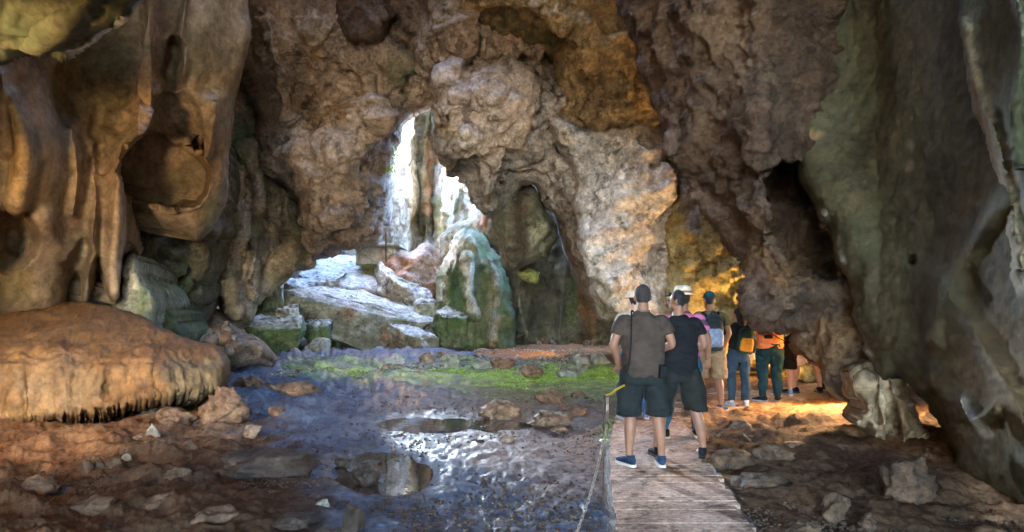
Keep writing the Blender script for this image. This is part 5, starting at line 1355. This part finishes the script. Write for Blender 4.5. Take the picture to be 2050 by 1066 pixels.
# the man in black
r, hd = person('man all in black looking aside with sunglasses on his head', 1358, 915, 1.66, SKIN, BLACK, cloth('black_cargo_shorts', (.016, .016, .014)), A_FOLD, BLACK, 'short', HAIRD, 1.0, 1.1,
               stance=.13, feet=((-.09, .05), (.12, .0)), loose=1.05, sole=(.02, .02, .02), toe_turn=(-.1, .35), turn=.05)
bm = bmesh.new()
for s_ in (-1, 1): blob(bm, hd(s_ * .036, .095, .075), (.03, .008, .02), 2)
g = bm_obj('sunglasses', bm, plain_mat('dark_lenses', (.02, .015, .012), .15, .1), r, True)
strap(r, [hd(-.075, .09, .085), hd(0, .105, .08), hd(.075, .09, .085)], BLACK, 'glasses_frame', .005)
strap(r, [hd(.075, .09, .085), hd(.085, .02, .06), hd(.084, -.02, .045)], BLACK, 'glasses_frame', .004)
bm = bmesh.new(); box_bm(bm, (-.19, -.12, .72), (-.06, -.08, .86), .02); bm_obj('pocket', bm, BLACKS, r, True)
# hat and pink stripes
def hat(r, hd, mat, crown=(.085, .1, .085), brim=.17, z=.07, name='hat', band=None):
    bm = bmesh.new(); c = hd(0, 0, z)
    n = 32; prof = [(brim, -.006), (brim + .002, .004), (.105, .012), (.1, .05), (.088, .09), (.04, .105), (0.0001, .106)]
    rows = [[bm.verts.new((c[0] + q[0] * math.cos(2 * math.pi * i / n), c[1] + q[0] * 1.1 * math.sin(2 * math.pi * i / n), c[2] + q[1] - (.012 * math.cos(4 * math.pi * i / n) if q[0] > .15 else 0))) for i in range(n)] for q in prof]
    for a_, b_ in zip(rows, rows[1:]):
        for i in range(n): bm.faces.new((a_[i], a_[(i + 1) % n], b_[(i + 1) % n], b_[i]))
    bm.faces.new(rows[0][::-1])
    o = bm_obj(name, bm, mat, r, True)
    if band:
        bm = bmesh.new(); loft(bm, [((c[0], c[1], c[2] + .013), (1, 0, 0), (0, 1, 0), .107, .117), ((c[0], c[1], c[2] + .04), (1, 0, 0), (0, 1, 0), .1035, .1135)], 32); bm_obj('hat_band', bm, band, o, True)
STRAW = plain_mat('pale_straw', (.62, .54, .42), .8, .2, 40, .5, .004)
r, hd = person('visitor in pink and purple striped shirt and pale brimmed hat', 1368, 876, 1.70, SKIN, cloth('pink_striped_shirt', (.50, .14, .27), (2.2, (.10, .05, .09), .06)), cloth('teal_jeans', (.03, .075, .11)),
               [((-.25, .0, 1.16), (-.2, .12, .98)), ((.285, -.02, 1.15), (.30, .04, .93))], BLACK, 'short', HAIRD, .2, 1.08, stance=.17, legs_kind='trousers', sole=(.5, .42, .3), zlift=.052, feet=((-.05, 0), (0, .05)))
hat(r, hd, STRAW, z=.055, brim=.15, band=plain_mat('red_band', (.3, .08, .05), .8))
r, hd = person('visitor in beige sun hat and blue jeans mostly hidden behind the polo man', 1270, 838, 1.70, SKIN2, cloth('pale_beige_shirt', (.5, .42, .33)), cloth('blue_jeans', (.05, .12, .26)),
               A_BENT, cloth('blue_sneaker', (.09, .14, .28)), 'short', HAIRD, .3, 1.0, stance=.16, legs_kind='trousers', zlift=.047)
hat(r, hd, plain_mat('beige_hat_cloth', (.55, .42, .30), .85, .2, 30), z=.05, brim=.14)
# cap and backpack
OLIVE = cloth('olive_shirt', (.105, .095, .05)); KHAKI = cloth('khaki_shorts', (.26, .17, .095))
r, hd = person('man in olive shirt and khaki shorts carrying a blue grey backpack', 1421, 824, 1.71, SKIN, OLIVE, KHAKI, A_PACK, cloth('blue_sneaker_dark', (.03, .06, .12)), 'short', HAIRD, .15, 1.08, stance=.12, feet=((-.01, .05), (.03, -.02)), zlift=.047, toe_turn=(-.2, .75))
TEAL = cloth('dark_teal_cap', (.012, .05, .06))
bm = bmesh.new(); blob(bm, hd(0, 0, .045), (.088, .104, .095), 4); bmesh.ops.delete(bm, geom=[v for v in bm.verts if v.co.z < hd(0, 0, .035)[2]], context='VERTS')
cp = bm_obj('cap', bm, TEAL, r, True)
bm = bmesh.new(); blob(bm, hd(0, .12, .045), (.075, .08, .008), 3); bm_obj('peak', bm, TEAL, cp, True)
def backpack(r, c, size, main, front, mesh_col=None, straps=True, tilt=0.0):
    """rounded pack on the back: body, front pocket, lid seam, top loop, straps"""
    x, y, z = c; sx, sy, sz = size
    p = empty('backpack', (x, y, z), 0); p.parent = r; p.rotation_euler = (0, tilt, 0)
    def part(nm, rings, mat, parent, w=WR):
        bm = bmesh.new(); loft(bm, [((0, q[3], q[0]), (1, 0, 0), (0, 1, 0), q[1], q[2]) for q in rings], 24)
        for v in bm.verts:                                         # squarer than an ellipse
            pass
        return fuse(nm, bm, mat, parent, .009, 2, [('ridge', .09, .006), ('low', .2, .006)])
    part('pack_body', [(-sz, sx * .75, sy * .75, 0), (-sz * .92, sx * .95, sy, 0), (-sz * .3, sx, sy * 1.05, 0), (sz * .4, sx * .96, sy, .01), (sz * .8, sx * .8, sy * .8, .02), (sz, sx * .4, sy * .5, .03)], main, p)
    part('front_pocket', [(-sz * .8, sx * .6, sy * .4, -sy * .75), (-sz * .7, sx * .8, sy * .5, -sy * .85), (-sz * .1, sx * .82, sy * .5, -sy * .85), (sz * .15, sx * .7, sy * .42, -sy * .75), (sz * .22, sx * .5, sy * .3, -sy * .7)], front, p)
    link('zip', tube_mesh('zip', [(sx * .97 * math.cos(t), -sy * .55, sz * .35 + sz * .5 * math.sin(t)) for t in np.linspace(0, math.pi, 14)], .006, 6), BLACK, p)
    link('loop', tube_mesh('loop', [(-.03, .03, sz * .95), (-.02, .02, sz * 1.12), (.02, .02, sz * 1.12), (.03, .03, sz * .95)], .008, 6), BLACK, p)
    if straps:
        for s_ in (-1, 1):
            link('shoulder_strap', tube_mesh('shoulder_strap', catmull([np.array(q) for q in [(s_ * .07, sy * .6, sz * .8), (s_ * .1, sy * .9, sz * 1.05), (s_ * .115, sy + .1, sz * 1.08), (s_ * .125, sy + .23, sz * .75), (s_ * .14, sy + .22, sz * .1), (s_ * .15, sy + .1, -sz * .6), (s_ * sx * .8, 0, -sz * .7)]], 6, False), .02, 8), BLACK, p)
    return p
GREYB = plain_mat('blue_grey_pack_cloth', (.20, .24, .33), .6, .5, 14, .5, .006)
backpack(r, (-.01, -.215, 1.17), (.145, .095, .26), cloth('black_pack_cloth', (.025, .03, .035)), GREYB)
# woman with the orange pocket pack
r, hd = person('woman with long black hair, dark jeans and orange pocket backpack', 1478, 812, 1.49, SKIN2, cloth('black_top', (.012, .014, .014)), cloth('dark_blue_jeans', (.025, .05, .075)), A_DOWN, cloth('white_sneaker', (.45, .40, .38)), 'long', HAIRD, .35, 1.0, True,
               stance=.135, legs_kind='trousers', sleeve=1.5, zlift=.047, sole=(.6, .55, .5), hem=.94)
backpack(r, (.07, -.19, 1.17), (.145, .085, .235), cloth('dark_green_pack', (.02, .04, .03)), cloth('orange_pack_pocket', (.50, .20, .02)), tilt=.12)
cb = on_floor(1476, 806)
st = empty('walking_stick', (cb[0], cb[1] * .95 + .35, .06)); link('shaft', tube_mesh('shaft', [(0, 0, 0), (.012, 0, .75)], .009, 8), M['iron'], st)
link('grip', tube_mesh('grip', [(.012, 0, .751), (.014, 0, .87)], .015, 8), BLACK, st); tag(st, 'thin walking stick standing between the legs of the woman', 'walking stick')
# orange shirt
r, hd = person('visitor in orange shirt and teal jeans, head hidden by the rock', 1541, 804, 1.62, SKIN2, cloth('orange_shirt', (.62, .22, .09)), cloth('dark_teal_jeans', (.008, .032, .042)), [((-.3, -.05, 1.16), (-.2, .1, 1.0)), ((.33, .02, 1.2), (.28, .2, 1.12))], BLACK, 'long', HAIRD, .2, 1.28, True,
               stance=.13, legs_kind='trousers', zlift=.047, sole=(.35, .33, .32), hem=.92, loose=1.03, toe_turn=(-.7, .5))
strap(r, [(-.2, -.06, 1.42), (-.1, -.17, 1.25), (.05, -.175, 1.12), (.2, -.15, 1.05)], BLACK, 'bag_strap', .01)
bm = bmesh.new(); box_bm(bm, (-.16, -.215, 1.09), (-.02, -.155, 1.16), .02); bm_obj('bag', bm, BLACK, r, True)
r, hd = person('dark clad visitor between the orange shirt and the white shorts', 1569, 792, 1.62, SKIN2, BLACK, cloth('black_trousers', (.012, .014, .018)), A_BENT, cloth('blue_white_sneaker', (.12, .2, .38)), 'short', HAIRD, .2, 1.05, stance=.11, legs_kind='shorts', zlift=.047, sole=(.7, .7, .7), hem=.7)
r, hd = person('visitor in white shorts with bare legs behind the low rock lobe', 1614, 787, 1.74, SKIN2, cloth('light_grey_shirt', (.45, .42, .38)), cloth('white_shorts', (.72, .72, .74)), A_DOWN, BLACK, 'short', HAIRD, .1, 1.15, stance=.17, zlift=.047, sole=(.05, .05, .05), feet=((-.05, .03), (.07, 0)), toe_turn=(-1.1, .2), turn=.1)
r, hd = person('visitor in dark clothes last in the queue beside the lobe', 1662, 782, 1.70, SKIN, BLACK, BLACKS, A_DOWN, BLACK, 'short', HAIRD, .1, 1.05, stance=.13, zlift=.047, legs_kind='trousers')
